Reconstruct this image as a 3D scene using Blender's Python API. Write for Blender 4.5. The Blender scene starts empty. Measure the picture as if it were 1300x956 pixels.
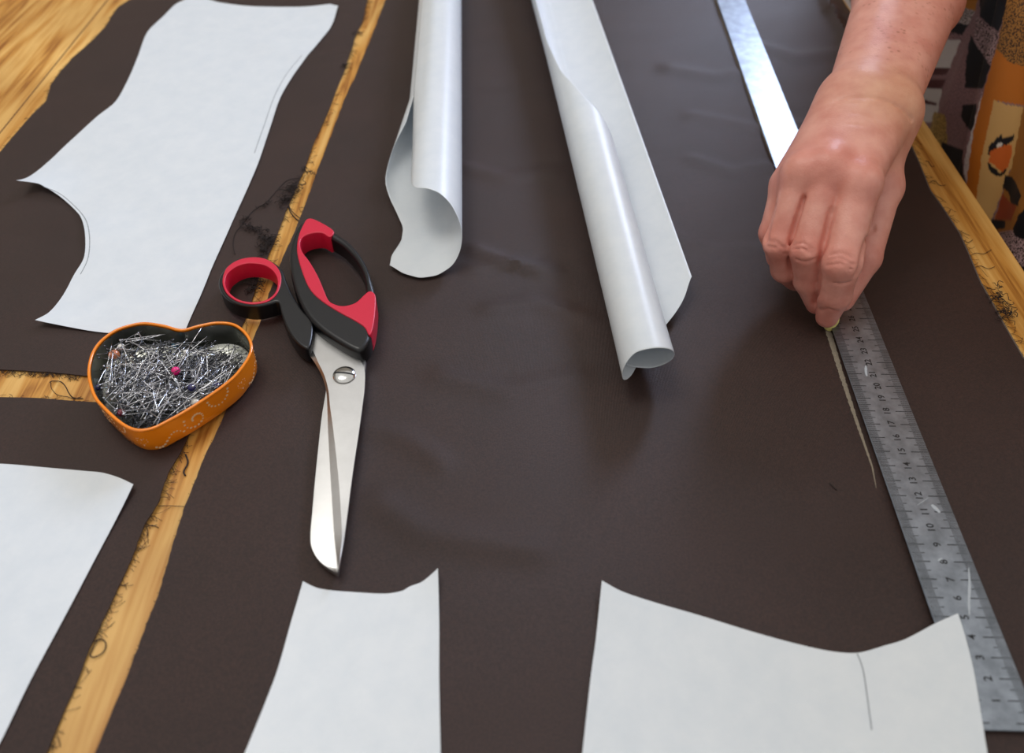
import bpy, bmesh, math, random
import numpy as np
from mathutils import Vector, noise, geometry
random.seed(7)
RNG = np.random.default_rng(5)
C = bpy.context.scene.collection
T = 0.75                       # table top height above the floor

# ------------------------------------------------------------------ camera
F_PX, CX, CY = 1063.0, 650.0, 433.5
TH = math.radians(45.12)
CAMH = 0.382
CAM = Vector((0, 0, T + CAMH))
FW = Vector((0, math.cos(TH), -math.sin(TH)))
UP = Vector((0, math.sin(TH), math.cos(TH)))


def ray(px, py):
    return FW + Vector(((px - CX) / F_PX, 0, 0)) + UP * ((CY - py) / F_PX)


def P(px, py, h=0.0):
    """point on the horizontal plane h above the table"""
    r = ray(px, py)
    return CAM + r * ((T + h - CAM.z) / r.z)


def PX(px, py, X):
    """point on the upright plane x = X"""
    r = ray(px, py)
    return CAM + r * (X / r.x)


def to_px(p):
    d = p - CAM
    z = d.dot(FW)
    return CX + F_PX * d.x / z, CY - F_PX * d.dot(UP) / z


cd = bpy.data.cameras.new('camera')
cam = bpy.data.objects.new('camera', cd)
C.objects.link(cam)
cam.location = CAM
cam.rotation_euler = (math.pi / 2 - TH, 0, 0)
cd.sensor_width = 36
cd.lens = F_PX / 1300 * 36
cd.shift_y = -(478 - CY) / 1300
cd.clip_start = 0.01
cd.dof.use_dof = True
cd.dof.focus_distance = 0.53
cd.dof.aperture_fstop = 6.3
bpy.context.scene.camera = cam
vs = bpy.context.scene.view_settings
vs.view_transform = 'Standard'
vs.look = 'None'
vs.gamma = 1
vs.use_curve_mapping = False
vs.exposure = 0.0

# ------------------------------------------------------------------ materials
def new_mat(name):
    m = bpy.data.materials.new(name)
    m.use_nodes = True
    nt = m.node_tree
    return m, nt, nt.nodes, nt.links, nt.nodes['Principled BSDF']


def lin(c):
    return tuple(((v / 255) / 12.92 if v <= 10 else (((v / 255) + 0.055) / 1.055) ** 2.4) for v in c) + (1,)


def plain(name, rgb, rough=0.5, metal=0.0, bump=0, bscale=400, coat=0, noise_amt=0):
    m, nt, N, L, b = new_mat(name)
    b.inputs['Base Color'].default_value = lin(rgb)
    b.inputs['Roughness'].default_value = rough
    b.inputs['Metallic'].default_value = metal
    b.inputs['Coat Weight'].default_value = coat
    tc = N.new('ShaderNodeTexCoord')
    nz = N.new('ShaderNodeTexNoise')
    nz.inputs['Scale'].default_value = bscale
    nz.inputs['Detail'].default_value = 4
    L.new(tc.outputs['Object'], nz.inputs['Vector'])
    if noise_amt:
        mx = N.new('ShaderNodeMix'); mx.data_type = 'RGBA'; mx.blend_type = 'MULTIPLY'
        mx.inputs['Factor'].default_value = noise_amt
        mx.inputs['A'].default_value = lin(rgb)
        L.new(nz.outputs['Fac'], mx.inputs['B'])
        L.new(mx.outputs['Result'], b.inputs['Base Color'])
    if bump:
        bp = N.new('ShaderNodeBump')
        bp.inputs['Strength'].default_value = bump
        bp.inputs['Distance'].default_value = 0.0004
        L.new(nz.outputs['Fac'], bp.inputs['Height'])
        L.new(bp.outputs['Normal'], b.inputs['Normal'])
    return m


def ramp(N, stops):
    r = N.new('ShaderNodeValToRGB')
    e = r.color_ramp.elements
    e[0].position, e[0].color = stops[0][0], lin(stops[0][1])
    e[1].position, e[1].color = stops[-1][0], lin(stops[-1][1])
    for p, c in stops[1:-1]:
        k = e.new(p); k.color = lin(c)
    return r


def fabric_mat():
    m, nt, N, L, b = new_mat('brown_cloth')
    tc = N.new('ShaderNodeTexCoord')
    # weave threads, both ways
    hs = []
    for rot in (0, math.pi / 2):
        mp = N.new('ShaderNodeMapping'); mp.inputs['Rotation'].default_value = (0, 0, rot + 0.05)
        L.new(tc.outputs['Object'], mp.inputs['Vector'])
        w = N.new('ShaderNodeTexWave'); w.inputs['Scale'].default_value = 480
        w.inputs['Distortion'].default_value = 1.2
        L.new(mp.outputs['Vector'], w.inputs['Vector'])
        hs.append(w)
    add = N.new('ShaderNodeMath'); add.operation = 'ADD'
    L.new(hs[0].outputs['Fac'], add.inputs[0]); L.new(hs[1].outputs['Fac'], add.inputs[1])
    nf = N.new('ShaderNodeTexNoise'); nf.inputs['Scale'].default_value = 900; nf.inputs['Detail'].default_value = 3
    L.new(tc.outputs['Object'], nf.inputs['Vector'])
    add2 = N.new('ShaderNodeMath'); add2.operation = 'MULTIPLY_ADD'
    L.new(nf.outputs['Fac'], add2.inputs[0]); add2.inputs[1].default_value = 1.5
    L.new(add.outputs[0], add2.inputs[2])
    nl = N.new('ShaderNodeTexNoise'); nl.inputs['Scale'].default_value = 14; nl.inputs['Detail'].default_value = 6
    L.new(tc.outputs['Object'], nl.inputs['Vector'])
    r = ramp(N, [(0.25, (50, 32, 27)), (0.75, (59, 38, 32))])
    L.new(nl.outputs['Fac'], r.inputs['Fac'])
    r2 = ramp(N, [(0.35, (140, 140, 140)), (0.65, (255, 255, 255))])
    L.new(nf.outputs['Fac'], r2.inputs['Fac'])
    mx = N.new('ShaderNodeMix'); mx.data_type = 'RGBA'; mx.blend_type = 'MULTIPLY'; mx.inputs['Factor'].default_value = 0.6
    L.new(r.outputs['Color'], mx.inputs['A']); L.new(r2.outputs['Color'], mx.inputs['B'])
    L.new(mx.outputs['Result'], b.inputs['Base Color'])
    bp = N.new('ShaderNodeBump'); bp.inputs['Strength'].default_value = 0.35; bp.inputs['Distance'].default_value = 0.00025
    L.new(add2.outputs[0], bp.inputs['Height'])
    L.new(bp.outputs['Normal'], b.inputs['Normal'])
    b.inputs['Roughness'].default_value = 0.46
    b.inputs['Specular IOR Level'].default_value = 0.40
    b.inputs['Sheen Weight'].default_value = 0.02
    b.inputs['Sheen Roughness'].default_value = 0.4
    return m


def wood_mat(name, dark, mid, light, seam_x=None):
    m, nt, N, L, b = new_mat(name)
    tc = N.new('ShaderNodeTexCoord')
    mp = N.new('ShaderNodeMapping'); mp.inputs['Scale'].default_value = (1, 0.07, 1)
    L.new(tc.outputs['Object'], mp.inputs['Vector'])
    n1 = N.new('ShaderNodeTexNoise'); n1.inputs['Scale'].default_value = 22; n1.inputs['Detail'].default_value = 3
    n1.inputs['Distortion'].default_value = 0.4
    L.new(mp.outputs['Vector'], n1.inputs['Vector'])
    mul = N.new('ShaderNodeMath'); mul.operation = 'MULTIPLY'; mul.inputs[1].default_value = 7.0
    L.new(n1.outputs['Fac'], mul.inputs[0])
    fr = N.new('ShaderNodeMath'); fr.operation = 'PINGPONG'; fr.inputs[1].default_value = 0.5
    L.new(mul.outputs[0], fr.inputs[0])
    n2 = N.new('ShaderNodeTexNoise'); n2.inputs['Scale'].default_value = 420; n2.inputs['Detail'].default_value = 4
    mp2 = N.new('ShaderNodeMapping'); mp2.inputs['Scale'].default_value = (1, 0.04, 1)
    L.new(tc.outputs['Object'], mp2.inputs['Vector']); L.new(mp2.outputs['Vector'], n2.inputs['Vector'])
    ad = N.new('ShaderNodeMath'); ad.operation = 'MULTIPLY_ADD'; ad.inputs[1].default_value = 0.8
    L.new(n2.outputs['Fac'], ad.inputs[0]); L.new(fr.outputs[0], ad.inputs[2])
    r = ramp(N, [(0.30, dark), (0.52, mid), (0.88, light)])
    L.new(ad.outputs[0], r.inputs['Fac'])
    n3 = N.new('ShaderNodeTexNoise'); n3.inputs['Scale'].default_value = 9
    L.new(tc.outputs['Object'], n3.inputs['Vector'])
    r3 = ramp(N, [(0.3, (215, 205, 190)), (0.7, (255, 255, 255))])
    L.new(n3.outputs['Fac'], r3.inputs['Fac'])
    mx = N.new('ShaderNodeMix'); mx.data_type = 'RGBA'; mx.blend_type = 'MULTIPLY'; mx.inputs['Factor'].default_value = 1
    L.new(r.outputs['Color'], mx.inputs['A']); L.new(r3.outputs['Color'], mx.inputs['B'])
    L.new(mx.outputs['Result'], b.inputs['Base Color'])
    bp = N.new('ShaderNodeBump'); bp.inputs['Strength'].default_value = 0.3; bp.inputs['Distance'].default_value = 0.0004
    L.new(ad.outputs[0], bp.inputs['Height']); L.new(bp.outputs['Normal'], b.inputs['Normal'])
    b.inputs['Roughness'].default_value = 0.42
    b.inputs['Specular IOR Level'].default_value = 0.4
    return m


def paper_mat():
    m, nt, N, L, b = new_mat('pattern_paper')
    tc = N.new('ShaderNodeTexCoord')
    n = N.new('ShaderNodeTexNoise'); n.inputs['Scale'].default_value = 60; n.inputs['Detail'].default_value = 6
    n.inputs['Roughness'].default_value = 0.7
    L.new(tc.outputs['Object'], n.inputs['Vector'])
    r = ramp(N, [(0.3, (234, 241, 246)), (0.7, (244, 249, 252))])
    L.new(n.outputs['Fac'], r.inputs['Fac']); L.new(r.outputs['Color'], b.inputs['Base Color'])
    n2 = N.new('ShaderNodeTexNoise'); n2.inputs['Scale'].default_value = 25; n2.inputs['Detail'].default_value = 5
    L.new(tc.outputs['Object'], n2.inputs['Vector'])
    bp = N.new('ShaderNodeBump'); bp.inputs['Strength'].default_value = 0.15; bp.inputs['Distance'].default_value = 0.002
    L.new(n2.outputs['Fac'], bp.inputs['Height']); L.new(bp.outputs['Normal'], b.inputs['Normal'])
    b.inputs['Roughness'].default_value = 0.36
    b.inputs['Specular IOR Level'].default_value = 0.45
    # thin translucent sheet
    tr = N.new('ShaderNodeBsdfTranslucent'); tr.inputs['Color'].default_value = lin((215, 222, 228))
    mixs = N.new('ShaderNodeMixShader'); mixs.inputs['Fac'].default_value = 0.22
    out = N['Material Output']
    L.new(b.outputs[0], mixs.inputs[1]); L.new(tr.outputs[0], mixs.inputs[2]); L.new(mixs.outputs[0], out.inputs['Surface'])
    return m


def steel_mat(name, rgb, rough, stretch=(1, 1, 1), amt=0.12, scale=60, var=0.82):
    m, nt, N, L, b = new_mat(name)
    tc = N.new('ShaderNodeTexCoord')
    mp = N.new('ShaderNodeMapping'); mp.inputs['Scale'].default_value = stretch
    L.new(tc.outputs['Object'], mp.inputs['Vector'])
    n = N.new('ShaderNodeTexNoise'); n.inputs['Scale'].default_value = scale; n.inputs['Detail'].default_value = 7
    n.inputs['Roughness'].default_value = 0.65
    L.new(mp.outputs['Vector'], n.inputs['Vector'])
    ma = N.new('ShaderNodeMath'); ma.operation = 'MULTIPLY_ADD'; ma.inputs[1].default_value = amt * 2
    ma.inputs[2].default_value = rough - amt
    L.new(n.outputs['Fac'], ma.inputs[0]); L.new(ma.outputs[0], b.inputs['Roughness'])
    d = tuple(int(v * var) for v in rgb)
    r = ramp(N, [(0.35, d), (0.65, rgb)])
    L.new(n.outputs['Fac'], r.inputs['Fac']); L.new(r.outputs['Color'], b.inputs['Base Color'])
    b.inputs['Metallic'].default_value = 1.0
    return m


def skin_mat():
    m, nt, N, L, b = new_mat('skin')
    at = N.new('ShaderNodeAttribute'); at.attribute_name = 'Col'
    tc = N.new('ShaderNodeTexCoord')
    fre = N.new('ShaderNodeTexVoronoi'); fre.inputs['Scale'].default_value = 210
    L.new(tc.outputs['Object'], fre.inputs['Vector'])
    fn = N.new('ShaderNodeTexNoise'); fn.inputs['Scale'].default_value = 45; fn.inputs['Detail'].default_value = 3
    L.new(tc.outputs['Object'], fn.inputs['Vector'])
    lt = N.new('ShaderNodeMapRange'); lt.inputs['From Min'].default_value = 0.10; lt.inputs['From Max'].default_value = 0.34
    lt.inputs['To Min'].default_value = 1; lt.inputs['To Max'].default_value = 0
    L.new(fre.outputs['Distance'], lt.inputs['Value'])
    gt = N.new('ShaderNodeMapRange'); gt.inputs['From Min'].default_value = 0.45; gt.inputs['From Max'].default_value = 0.75
    L.new(fn.outputs['Fac'], gt.inputs['Value'])
    mu = N.new('ShaderNodeMath'); mu.operation = 'MULTIPLY'
    L.new(lt.outputs[0], mu.inputs[0]); L.new(gt.outputs[0], mu.inputs[1])
    mu2 = N.new('ShaderNodeMath'); mu2.operation = 'MULTIPLY'
    L.new(mu.outputs[0], mu2.inputs[0]); L.new(at.outputs['Alpha'], mu2.inputs[1])
    mx = N.new('ShaderNodeMix'); mx.data_type = 'RGBA'
    mx.inputs['B'].default_value = lin((170, 105, 78))
    L.new(mu2.outputs[0], mx.inputs['Factor']); L.new(at.outputs['Color'], mx.inputs['A'])
    n2 = N.new('ShaderNodeTexNoise'); n2.inputs['Scale'].default_value = 70; n2.inputs['Detail'].default_value = 5
    L.new(tc.outputs['Object'], n2.inputs['Vector'])
    r = ramp(N, [(0.3, (235, 215, 212)), (0.7, (255, 255, 255))])
    L.new(n2.outputs['Fac'], r.inputs['Fac'])
    mx2 = N.new('ShaderNodeMix'); mx2.data_type = 'RGBA'; mx2.blend_type = 'MULTIPLY'; mx2.inputs['Factor'].default_value = 1
    L.new(mx.outputs['Result'], mx2.inputs['A']); L.new(r.outputs['Color'], mx2.inputs['B'])
    L.new(mx2.outputs['Result'], b.inputs['Base Color'])
    v = N.new('ShaderNodeTexVoronoi'); v.inputs['Scale'].default_value = 900
    L.new(tc.outputs['Object'], v.inputs['Vector'])
    n3 = N.new('ShaderNodeTexNoise'); n3.inputs['Scale'].default_value = 260; n3.inputs['Detail'].default_value = 4
    L.new(tc.outputs['Object'], n3.inputs['Vector'])
    ad = N.new('ShaderNodeMath'); ad.operation = 'MULTIPLY_ADD'; ad.inputs[1].default_value = 0.5
    L.new(v.outputs['Distance'], ad.inputs[0]); L.new(n3.outputs['Fac'], ad.inputs[2])
    bp = N.new('ShaderNodeBump'); bp.inputs['Strength'].default_value = 0.35; bp.inputs['Distance'].default_value = 0.0005
    L.new(ad.outputs[0], bp.inputs['Height']); L.new(bp.outputs['Normal'], b.inputs['Normal'])
    b.inputs['Roughness'].default_value = 0.42
    b.inputs['Subsurface Weight'].default_value = 0.12
    b.inputs['Subsurface Radius'].default_value = (1.0, 0.35, 0.2)
    b.inputs['Subsurface Scale'].default_value = 0.004
    return m


def dress_mat():
    m, nt, N, L, b = new_mat('printed_dress_cloth')
    at = N.new('ShaderNodeAttribute'); at.attribute_name = 'Col'
    tc = N.new('ShaderNodeTexCoord')
    v = N.new('ShaderNodeTexNoise'); v.inputs['Scale'].default_value = 800; v.inputs['Detail'].default_value = 2
    L.new(tc.outputs['Object'], v.inputs['Vector'])
    mr = N.new('ShaderNodeMapRange'); mr.inputs['From Min'].default_value = 0.49; mr.inputs['From Max'].default_value = 0.55
    L.new(v.outputs['Fac'], mr.inputs['Value'])
    mu = N.new('ShaderNodeMath'); mu.operation = 'MULTIPLY'
    L.new(mr.outputs[0], mu.inputs[0]); L.new(at.outputs['Alpha'], mu.inputs[1])
    mx = N.new('ShaderNodeMix'); mx.data_type = 'RGBA'; mx.inputs['B'].default_value = lin((42, 24, 22))
    L.new(mu.outputs[0], mx.inputs['Factor']); L.new(at.outputs['Color'], mx.inputs['A'])
    L.new(mx.outputs['Result'], b.inputs['Base Color'])
    b.inputs['Roughness'].default_value = 0.6
    n = N.new('ShaderNodeTexNoise'); n.inputs['Scale'].default_value = 1500
    L.new(tc.outputs['Object'], n.inputs['Vector'])
    bp = N.new('ShaderNodeBump'); bp.inputs['Strength'].default_value = 0.2; bp.inputs['Distance'].default_value = 0.0003
    L.new(n.outputs['Fac'], bp.inputs['Height']); L.new(bp.outputs['Normal'], b.inputs['Normal'])
    return m


M = dict(
    cloth=fabric_mat(),
    wood=wood_mat('oiled_oak', (150, 90, 28), (210, 152, 70), (236, 190, 112)),
    floor=wood_mat('floor_boards', (70, 50, 34), (104, 76, 50), (126, 96, 66)),
    paper=paper_mat(),
    pencil=plain('pencil_line', (150, 156, 162), 0.7),
    steel=steel_mat('blade_steel', (208, 208, 207), 0.36, amt=0.015, scale=60, var=0.96),
    ruler=steel_mat('ruler_steel', (158, 166, 176), 0.36, amt=0.06, scale=90),
    rulerend=plain('ruler_scratch', (176, 184, 192), 0.5),
    etch=plain('etched_black', (14, 15, 20), 0.45),
    pinshade=steel_mat('shaded_pin_steel', (112, 114, 120), 0.26, amt=0.02),  # darker pin steel: shade among the heaped pins put into the colour
    screw=steel_mat('screw_steel', (220, 220, 218), 0.16, amt=0.04),
    black=plain('black_rubber', (13, 14, 17), 0.33, bump=0.15, bscale=900),
    red=plain('red_rubber', (206, 28, 60), 0.36, bump=0.15, bscale=900),
    orange=plain('orange_enamel', (248, 138, 8), 0.24, coat=0.5),
    tinsteel=steel_mat('tin_steel', (196, 198, 190), 0.28, amt=0.08, scale=40),
    dots=plain('cream_dots', (240, 200, 150), 0.4),
    pin=steel_mat('pin_steel', (232, 233, 238), 0.18, amt=0.02),
    skin=skin_mat(), dress=dress_mat(),
    nail=plain('fingernail', (214, 158, 144), 0.25, coat=0.3),
    chalk=plain('yellow_chalk', (224, 212, 128), 0.85, bump=0.4, bscale=600),
    chalkline=plain('chalk_dust', (158, 146, 128), 0.95, bump=0.4, bscale=1500, noise_amt=0.6),
    thread=plain('dark_thread', (38, 28, 26), 0.9),
)
for nm, c in dict(pink=(225, 20, 120), navy=(34, 32, 88), pearl=(225, 222, 215), copper=(196, 120, 84),
                  teal=(70, 120, 150), wine=(110, 16, 40), lilac=(120, 90, 160)).items():
    M[nm] = plain(nm + '_bead', c, 0.2, coat=0.5)


# ------------------------------------------------------------------ object helpers
def link(name, me, mats, parent=None, smooth=True, angle=None):
    for m in (mats if isinstance(mats, (list, tuple)) else [mats]):
        me.materials.append(m)
    if smooth:
        me.shade_smooth()
        if angle:
            me.set_sharp_from_angle(angle=math.radians(angle))
    o = bpy.data.objects.new(name, me)
    C.objects.link(o)
    if parent:
        o.parent = parent
        o.matrix_parent_inverse = parent.matrix_world.inverted() if False else o.matrix_parent_inverse
        # parents sit at their base: shift the child into their frame
        me.transform(__import__('mathutils').Matrix.Translation(-world_of(parent)))
    return o


def world_of(o):
    v = Vector(o.location)
    while o.parent:
        o = o.parent
        v = v + o.location
    return v


def mesh_of(verts, faces, name='mesh'):
    me = bpy.data.meshes.new(name)
    me.from_pydata([tuple(v) for v in verts], [], [tuple(f) for f in faces])
    me.update()
    return me


def thing(name, label, cat, loc, group=None):
    o = bpy.data.objects.new(name, None)
    o.empty_display_size = 0.02
    C.objects.link(o)
    o.location = loc
    tag(o, label, cat, group)
    return o


def tag(o, label, cat, group=None, kind=None):
    o['label'] = label
    o['category'] = cat
    if group:
        o['group'] = group
    if kind:
        o['kind'] = kind
    return o


def set_origin(o, p):
    """move a top-level mesh's origin to p, keeping the mesh in place"""
    from mathutils import Matrix
    o.data.transform(Matrix.Translation(-Vector(p)))
    o.location = p


def catmull(pts, n=6, closed=True):
    out = []
    k = len(pts)
    for i in range(k if closed else k - 1):
        g = lambda j: Vector(pts[j % k]) if closed else Vector(pts[max(0, min(k - 1, j))])
        p0, p1, p2, p3 = g(i - 1), g(i), g(i + 1), g(i + 2)
        for s in range(n):
            t = s / n
            out.append(0.5 * ((2 * p1) + (p2 - p0) * t + (2 * p0 - 5 * p1 + 4 * p2 - p3) * t * t + (3 * p1 - p0 - 3 * p2 + p3) * t ** 3))
    if not closed:
        out.append(Vector(pts[-1]))
    return out


def densify(pts, step, closed=True):
    out = []
    k = len(pts)
    for i in range(k if closed else k - 1):
        a, b = Vector(pts[i][:2]), Vector(pts[(i + 1) % k][:2])
        n = max(1, int((b - a).length / step))
        out += [a.lerp(b, j / n) for j in range(n)]
    if not closed:
        out.append(Vector(pts[-1][:2]))
    return out


def inside(poly, X, Y):
    """numpy even-odd test"""
    r = np.zeros(X.shape, bool)
    n = len(poly)
    for i in range(n):
        x1, y1 = poly[i][0], poly[i][1]
        x2, y2 = poly[(i + 1) % n][0], poly[(i + 1) % n][1]
        if y1 == y2:
            continue
        c = ((y1 > Y) != (y2 > Y)) & (X < (x2 - x1) * (Y - y1) / (y2 - y1) + x1)
        r ^= c
    return r


def sheet_mesh(poly, zf, step, thick):
    """triangulated sheet inside a plan outline, following the height zf"""
    xs = [p[0] for p in poly]; ys = [p[1] for p in poly]
    gx, gy = np.meshgrid(np.arange(min(xs), max(xs), step), np.arange(min(ys), max(ys), step * 0.87))
    gx = gx + (np.arange(gx.shape[0]) % 2)[:, None] * step / 2
    m = inside(poly, gx, gy)
    px, py = gx[m], gy[m]
    bx = np.array(xs); by = np.array(ys)
    keep = np.ones(len(px), bool)
    for i in range(0, len(px), 4000):
        d = ((px[i:i + 4000, None] - bx) ** 2 + (py[i:i + 4000, None] - by) ** 2).min(1)
        keep[i:i + 4000] = d > (step * 0.45) ** 2
    pts = [Vector((x, y)) for x, y in zip(xs, ys)] + [Vector((x, y)) for x, y in zip(px[keep], py[keep])]
    n = len(xs)
    vs_, es_, fs_, *_ = geometry.delaunay_2d_cdt(pts, [(i, (i + 1) % n) for i in range(n)], [], 1, 1e-7)
    verts = [(v.x, v.y, zf(v.x, v.y)) for v in vs_]
    fs_ = [tuple(f) for f in fs_]
    # orient upward
    ff = []
    for f in fs_:
        a, b, c = vs_[f[0]], vs_[f[1]], vs_[f[2]]
        if (b - a).x * (c - a).y - (b - a).y * (c - a).x < 0:
            f = f[::-1]
        ff.append(f)
    nv = len(verts)
    edge = {}
    for f in ff:
        for a, b in zip(f, f[1:] + f[:1]):
            edge[(a, b)] = 1
    bottom = [(x, y, z - thick) for x, y, z in verts]
    faces = list(ff) + [tuple(i + nv for i in f[::-1]) for f in ff]
    for (a, b) in edge:
        if (b, a) not in edge:
            faces.append((b, a, a + nv, b + nv))
    return mesh_of(verts + bottom, faces)


def tube_mesh(paths, r, sides=6, caps=True, flat=None):
    V, Fc = [], []
    for path in paths:
        n = len(path)
        base = len(V)
        prev = None
        for i, p in enumerate(path):
            p = Vector(p)
            t = (Vector(path[min(i + 1, n - 1)]) - Vector(path[max(i - 1, 0)]))
            t = t.normalized() if t.length > 0 else Vector((1, 0, 0))
            up = Vector((0, 0, 1)) if abs(t.z) < 0.9 else Vector((1, 0, 0))
            s = t.cross(up).normalized(); u = s.cross(t)
            rr = r(i / max(1, n - 1)) if callable(r) else r
            for k in range(sides):
                a = 2 * math.pi * k / sides
                V.append(p + s * math.cos(a) * rr + u * math.sin(a) * rr * (flat or 1))
        for i in range(n - 1):
            for k in range(sides):
                a = base + i * sides + k; b = base + i * sides + (k + 1) % sides
                Fc.append((a, b, b + sides, a + sides))
        if caps:
            Fc.append(tuple(base + k for k in range(sides))[::-1])
            Fc.append(tuple(base + (n - 1) * sides + k for k in range(sides)))
    return V, Fc


def slab(outer, holes, z0, z1, bev, res=4):
    """rounded solid between plan outlines (outer ring and holes), converted to a mesh"""
    cu = bpy.data.curves.new('tmp', 'CURVE')
    cu.dimensions = '2D'
    cu.fill_mode = 'BOTH'
    for ring in [outer] + holes:
        s = cu.splines.new('POLY')
        s.points.add(len(ring) - 1)
        for i, p in enumerate(ring):
            s.points[i].co = (p[0], p[1], 0, 1)
        s.use_cyclic_u = True
    cu.extrude = max(1e-5, (z1 - z0) / 2 - bev)
    cu.bevel_depth = bev
    cu.bevel_resolution = res
    cu.offset = -bev
    o = bpy.data.objects.new('tmp', cu)
    C.objects.link(o)
    dg = bpy.context.evaluated_depsgraph_get()
    me = bpy.data.meshes.new_from_object(o.evaluated_get(dg))
    me.materials.clear()
    bpy.data.objects.remove(o)
    from mathutils import Matrix
    me.transform(Matrix.Translation((0, 0, T + (z0 + z1) / 2)))
    return me


def box_mesh(x0, x1, y0, y1, z0, z1, bev=0.0):
    bm = bmesh.new()
    bmesh.ops.create_cube(bm, size=1)
    for v in bm.verts:
        v.co = ((x0 + x1) / 2 + v.co.x * (x1 - x0), (y0 + y1) / 2 + v.co.y * (y1 - y0), (z0 + z1) / 2 + v.co.z * (z1 - z0))
    if bev:
        bmesh.ops.bevel(bm, geom=bm.edges[:], offset=bev, segments=3, affect='EDGES')
    me = bpy.data.meshes.new('box')
    bm.to_mesh(me); bm.free()
    return me


# ------------------------------------------------------------------ room and table
fl = link('floor', box_mesh(-4, 4, -3, 5, -0.05, 0), M['floor'], smooth=False)
fl['kind'] = 'structure'

EDGE_X = 0.3625
tb = thing('sewing_table', 'oiled oak table under the brown cloth, bare wood showing in gaps', 'table', (0, 0.7, 0))
link('tabletop', box_mesh(-1.35, EDGE_X, -0.45, 1.85, T - 0.035, T, 0.003), M['wood'], tb, angle=40)
for sx in (-1.25, 0.27):
    for sy in (-0.35, 1.75):
        link('leg', box_mesh(sx - 0.035, sx + 0.035, sy - 0.035, sy + 0.035, 0, T - 0.0351, 0.004), M['wood'], tb, angle=40)
# dark board joint that shows top left
a = P(30, 122); b = P(108, 44)
jx = (a.x + b.x) / 2
link('board_joint', box_mesh(jx - 0.0007, jx + 0.0007, -0.44, 1.84, T - 0.001, T + 0.00012), plain('dark_joint_gap', (112, 72, 34), 0.8), tb, smooth=False)

# ------------------------------------------------------------------ brown cloths
def wrinkle(x, y):
    m = 1.0
    h = 0.0
    n1 = noise.noise(Vector((x * 5 + y * 1.2, y * 26 - x * 5, 3.1)))
    n2 = noise.noise(Vector((x * 13, y * 48 - x * 14, 7.7)))
    n3 = noise.noise(Vector((x * 7, y * 7, 1.7)))
    h = 0.00075 * n1 + 0.00016 * n2 + 0.0003 * n3
    return h


RIDGES = []
def ridge(pts, w, amp):
    RIDGES.append(([P(*p).xy for p in pts], w, amp * 1.8))
ridge([(602, 319), (640, 334), (700, 345)], 0.005, 0.0016)
ridge([(600, 345), (650, 338), (690, 352)], 0.004, 0.0012)
ridge([(620, 395), (680, 388), (740, 405)], 0.006, 0.001)
ridge([(1044, -10), (1052, 18), (1069, 46), (1080, 80)], 0.006, 0.0035)
ridge([(1056, 20), (1075, 26), (1100, 24)], 0.006, 0.003)
ridge([(880, 150), (960, 165), (1010, 160)], 0.008, 0.0012)
ridge([(880, 205), (930, 222), (975, 214)], 0.007, 0.0012)
ridge([(850, 90), (910, 100), (930, 96)], 0.010, 0.0012)
ridge([(960, 60), (1010, 75), (1060, 70)], 0.010, 0.0014)
ridge([(590, 215), (640, 228), (700, 220)], 0.007, 0.0009)
ridge([(850, 300), (900, 320), (960, 318)], 0.007, 0.0010)
ridge([(560, 480), (640, 500), (730, 480)], 0.008, 0.0010)
ridge([(190, 560), (210, 620), (200, 700)], 0.008, 0.0008)
ridge([(340, 60), (400, 75), (450, 70)], 0.010, 0.0008)
ridge([(470, 545), (520, 560), (560, 590)], 0.006, 0.001)
ridge([(480, 640), (540, 680), (600, 690), (680, 700)], 0.008, 0.0012)


def segdist(p, a, b):
    ab = b - a
    t = max(0, min(1, (p - a).dot(ab) / ab.length_squared))
    return (p - a - ab * t).length


def fz(x, y):
    """height of the cloth surface above the table"""
    h = 0.0016 + wrinkle(x, y)
    p = Vector((x, y))
    for pts, w, amp in RIDGES:
        c = (pts[0] + pts[-1]) / 2
        if (p - c).length > (pts[0] - pts[-1]).length * 0.6 + 4 * w:
            continue
        d = min(segdist(p, pts[i], pts[i + 1]) for i in range(len(pts) - 1))
        h += amp * math.exp(-(d / w) ** 2)
    return h


def fray(pts, amp=0.0006, seed=0):
    """plan outline with small irregular jogs"""
    out = []
    for i, p in enumerate(pts):
        q = noise.noise(Vector((p[0] * 300, p[1] * 300, seed))) * amp + noise.noise(Vector((p[0] * 60, p[1] * 60, seed))) * amp * 1.3
        out.append(Vector((p[0] + q, p[1] + q * 0.6)))
    return out


def G2(lst):
    return [P(x, y).xy for x, y in lst]


gapR = [(497, -14), (490.7, 0), (472, 47), (456, 88), (437, 129), (420, 176), (404, 217), (389, 260), (373, 298), (350, 352), (331, 410),
        (306, 472), (281, 541), (258.7, 586), (236, 644), (203.6, 751), (160, 866.6), (110, 990)]
A_xy = G2(gapR)
A_xy = [Vector((A_xy[0].x + 0.12, 1.55)), *A_xy, Vector((A_xy[-1].x + 0.01, -0.02))]
right = [(1299, 458), (1275.5, 417), (1244, 361), (1217, 298), (1181, 245), (1158, 191), (1128, 118), (1104, 60)]
Rxy = G2(right)
A_xy += [Vector((0.385 * 0.93, -0.02)), Vector((0.3605, 0.25)), *Rxy, Vector((0.3575, 0.9)), Vector((0.358, 1.55))]
B = [(167, 0), (149.6, 11.5), (133.5, 37), (110.5, 60), (92, 76), (78, 92), (64.4, 110.5), (60, 129), (41.4, 147), (23, 168), (0, 195.6), (-60, 262), (-200, 420),
     (-210, 466), (0, 471), (64.6, 474), (107.7, 479), (180, 482), (276, 486), (300, 430), (316, 400), (330, 352), (345, 318), (359, 282),
     (374.5, 245), (387, 216.6), (398, 185), (415, 147.5), (429.5, 110), (443.6, 75), (450, 50), (461, 28), (467, 0), (480, -40), (250, -60), (215, -50)]
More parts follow.
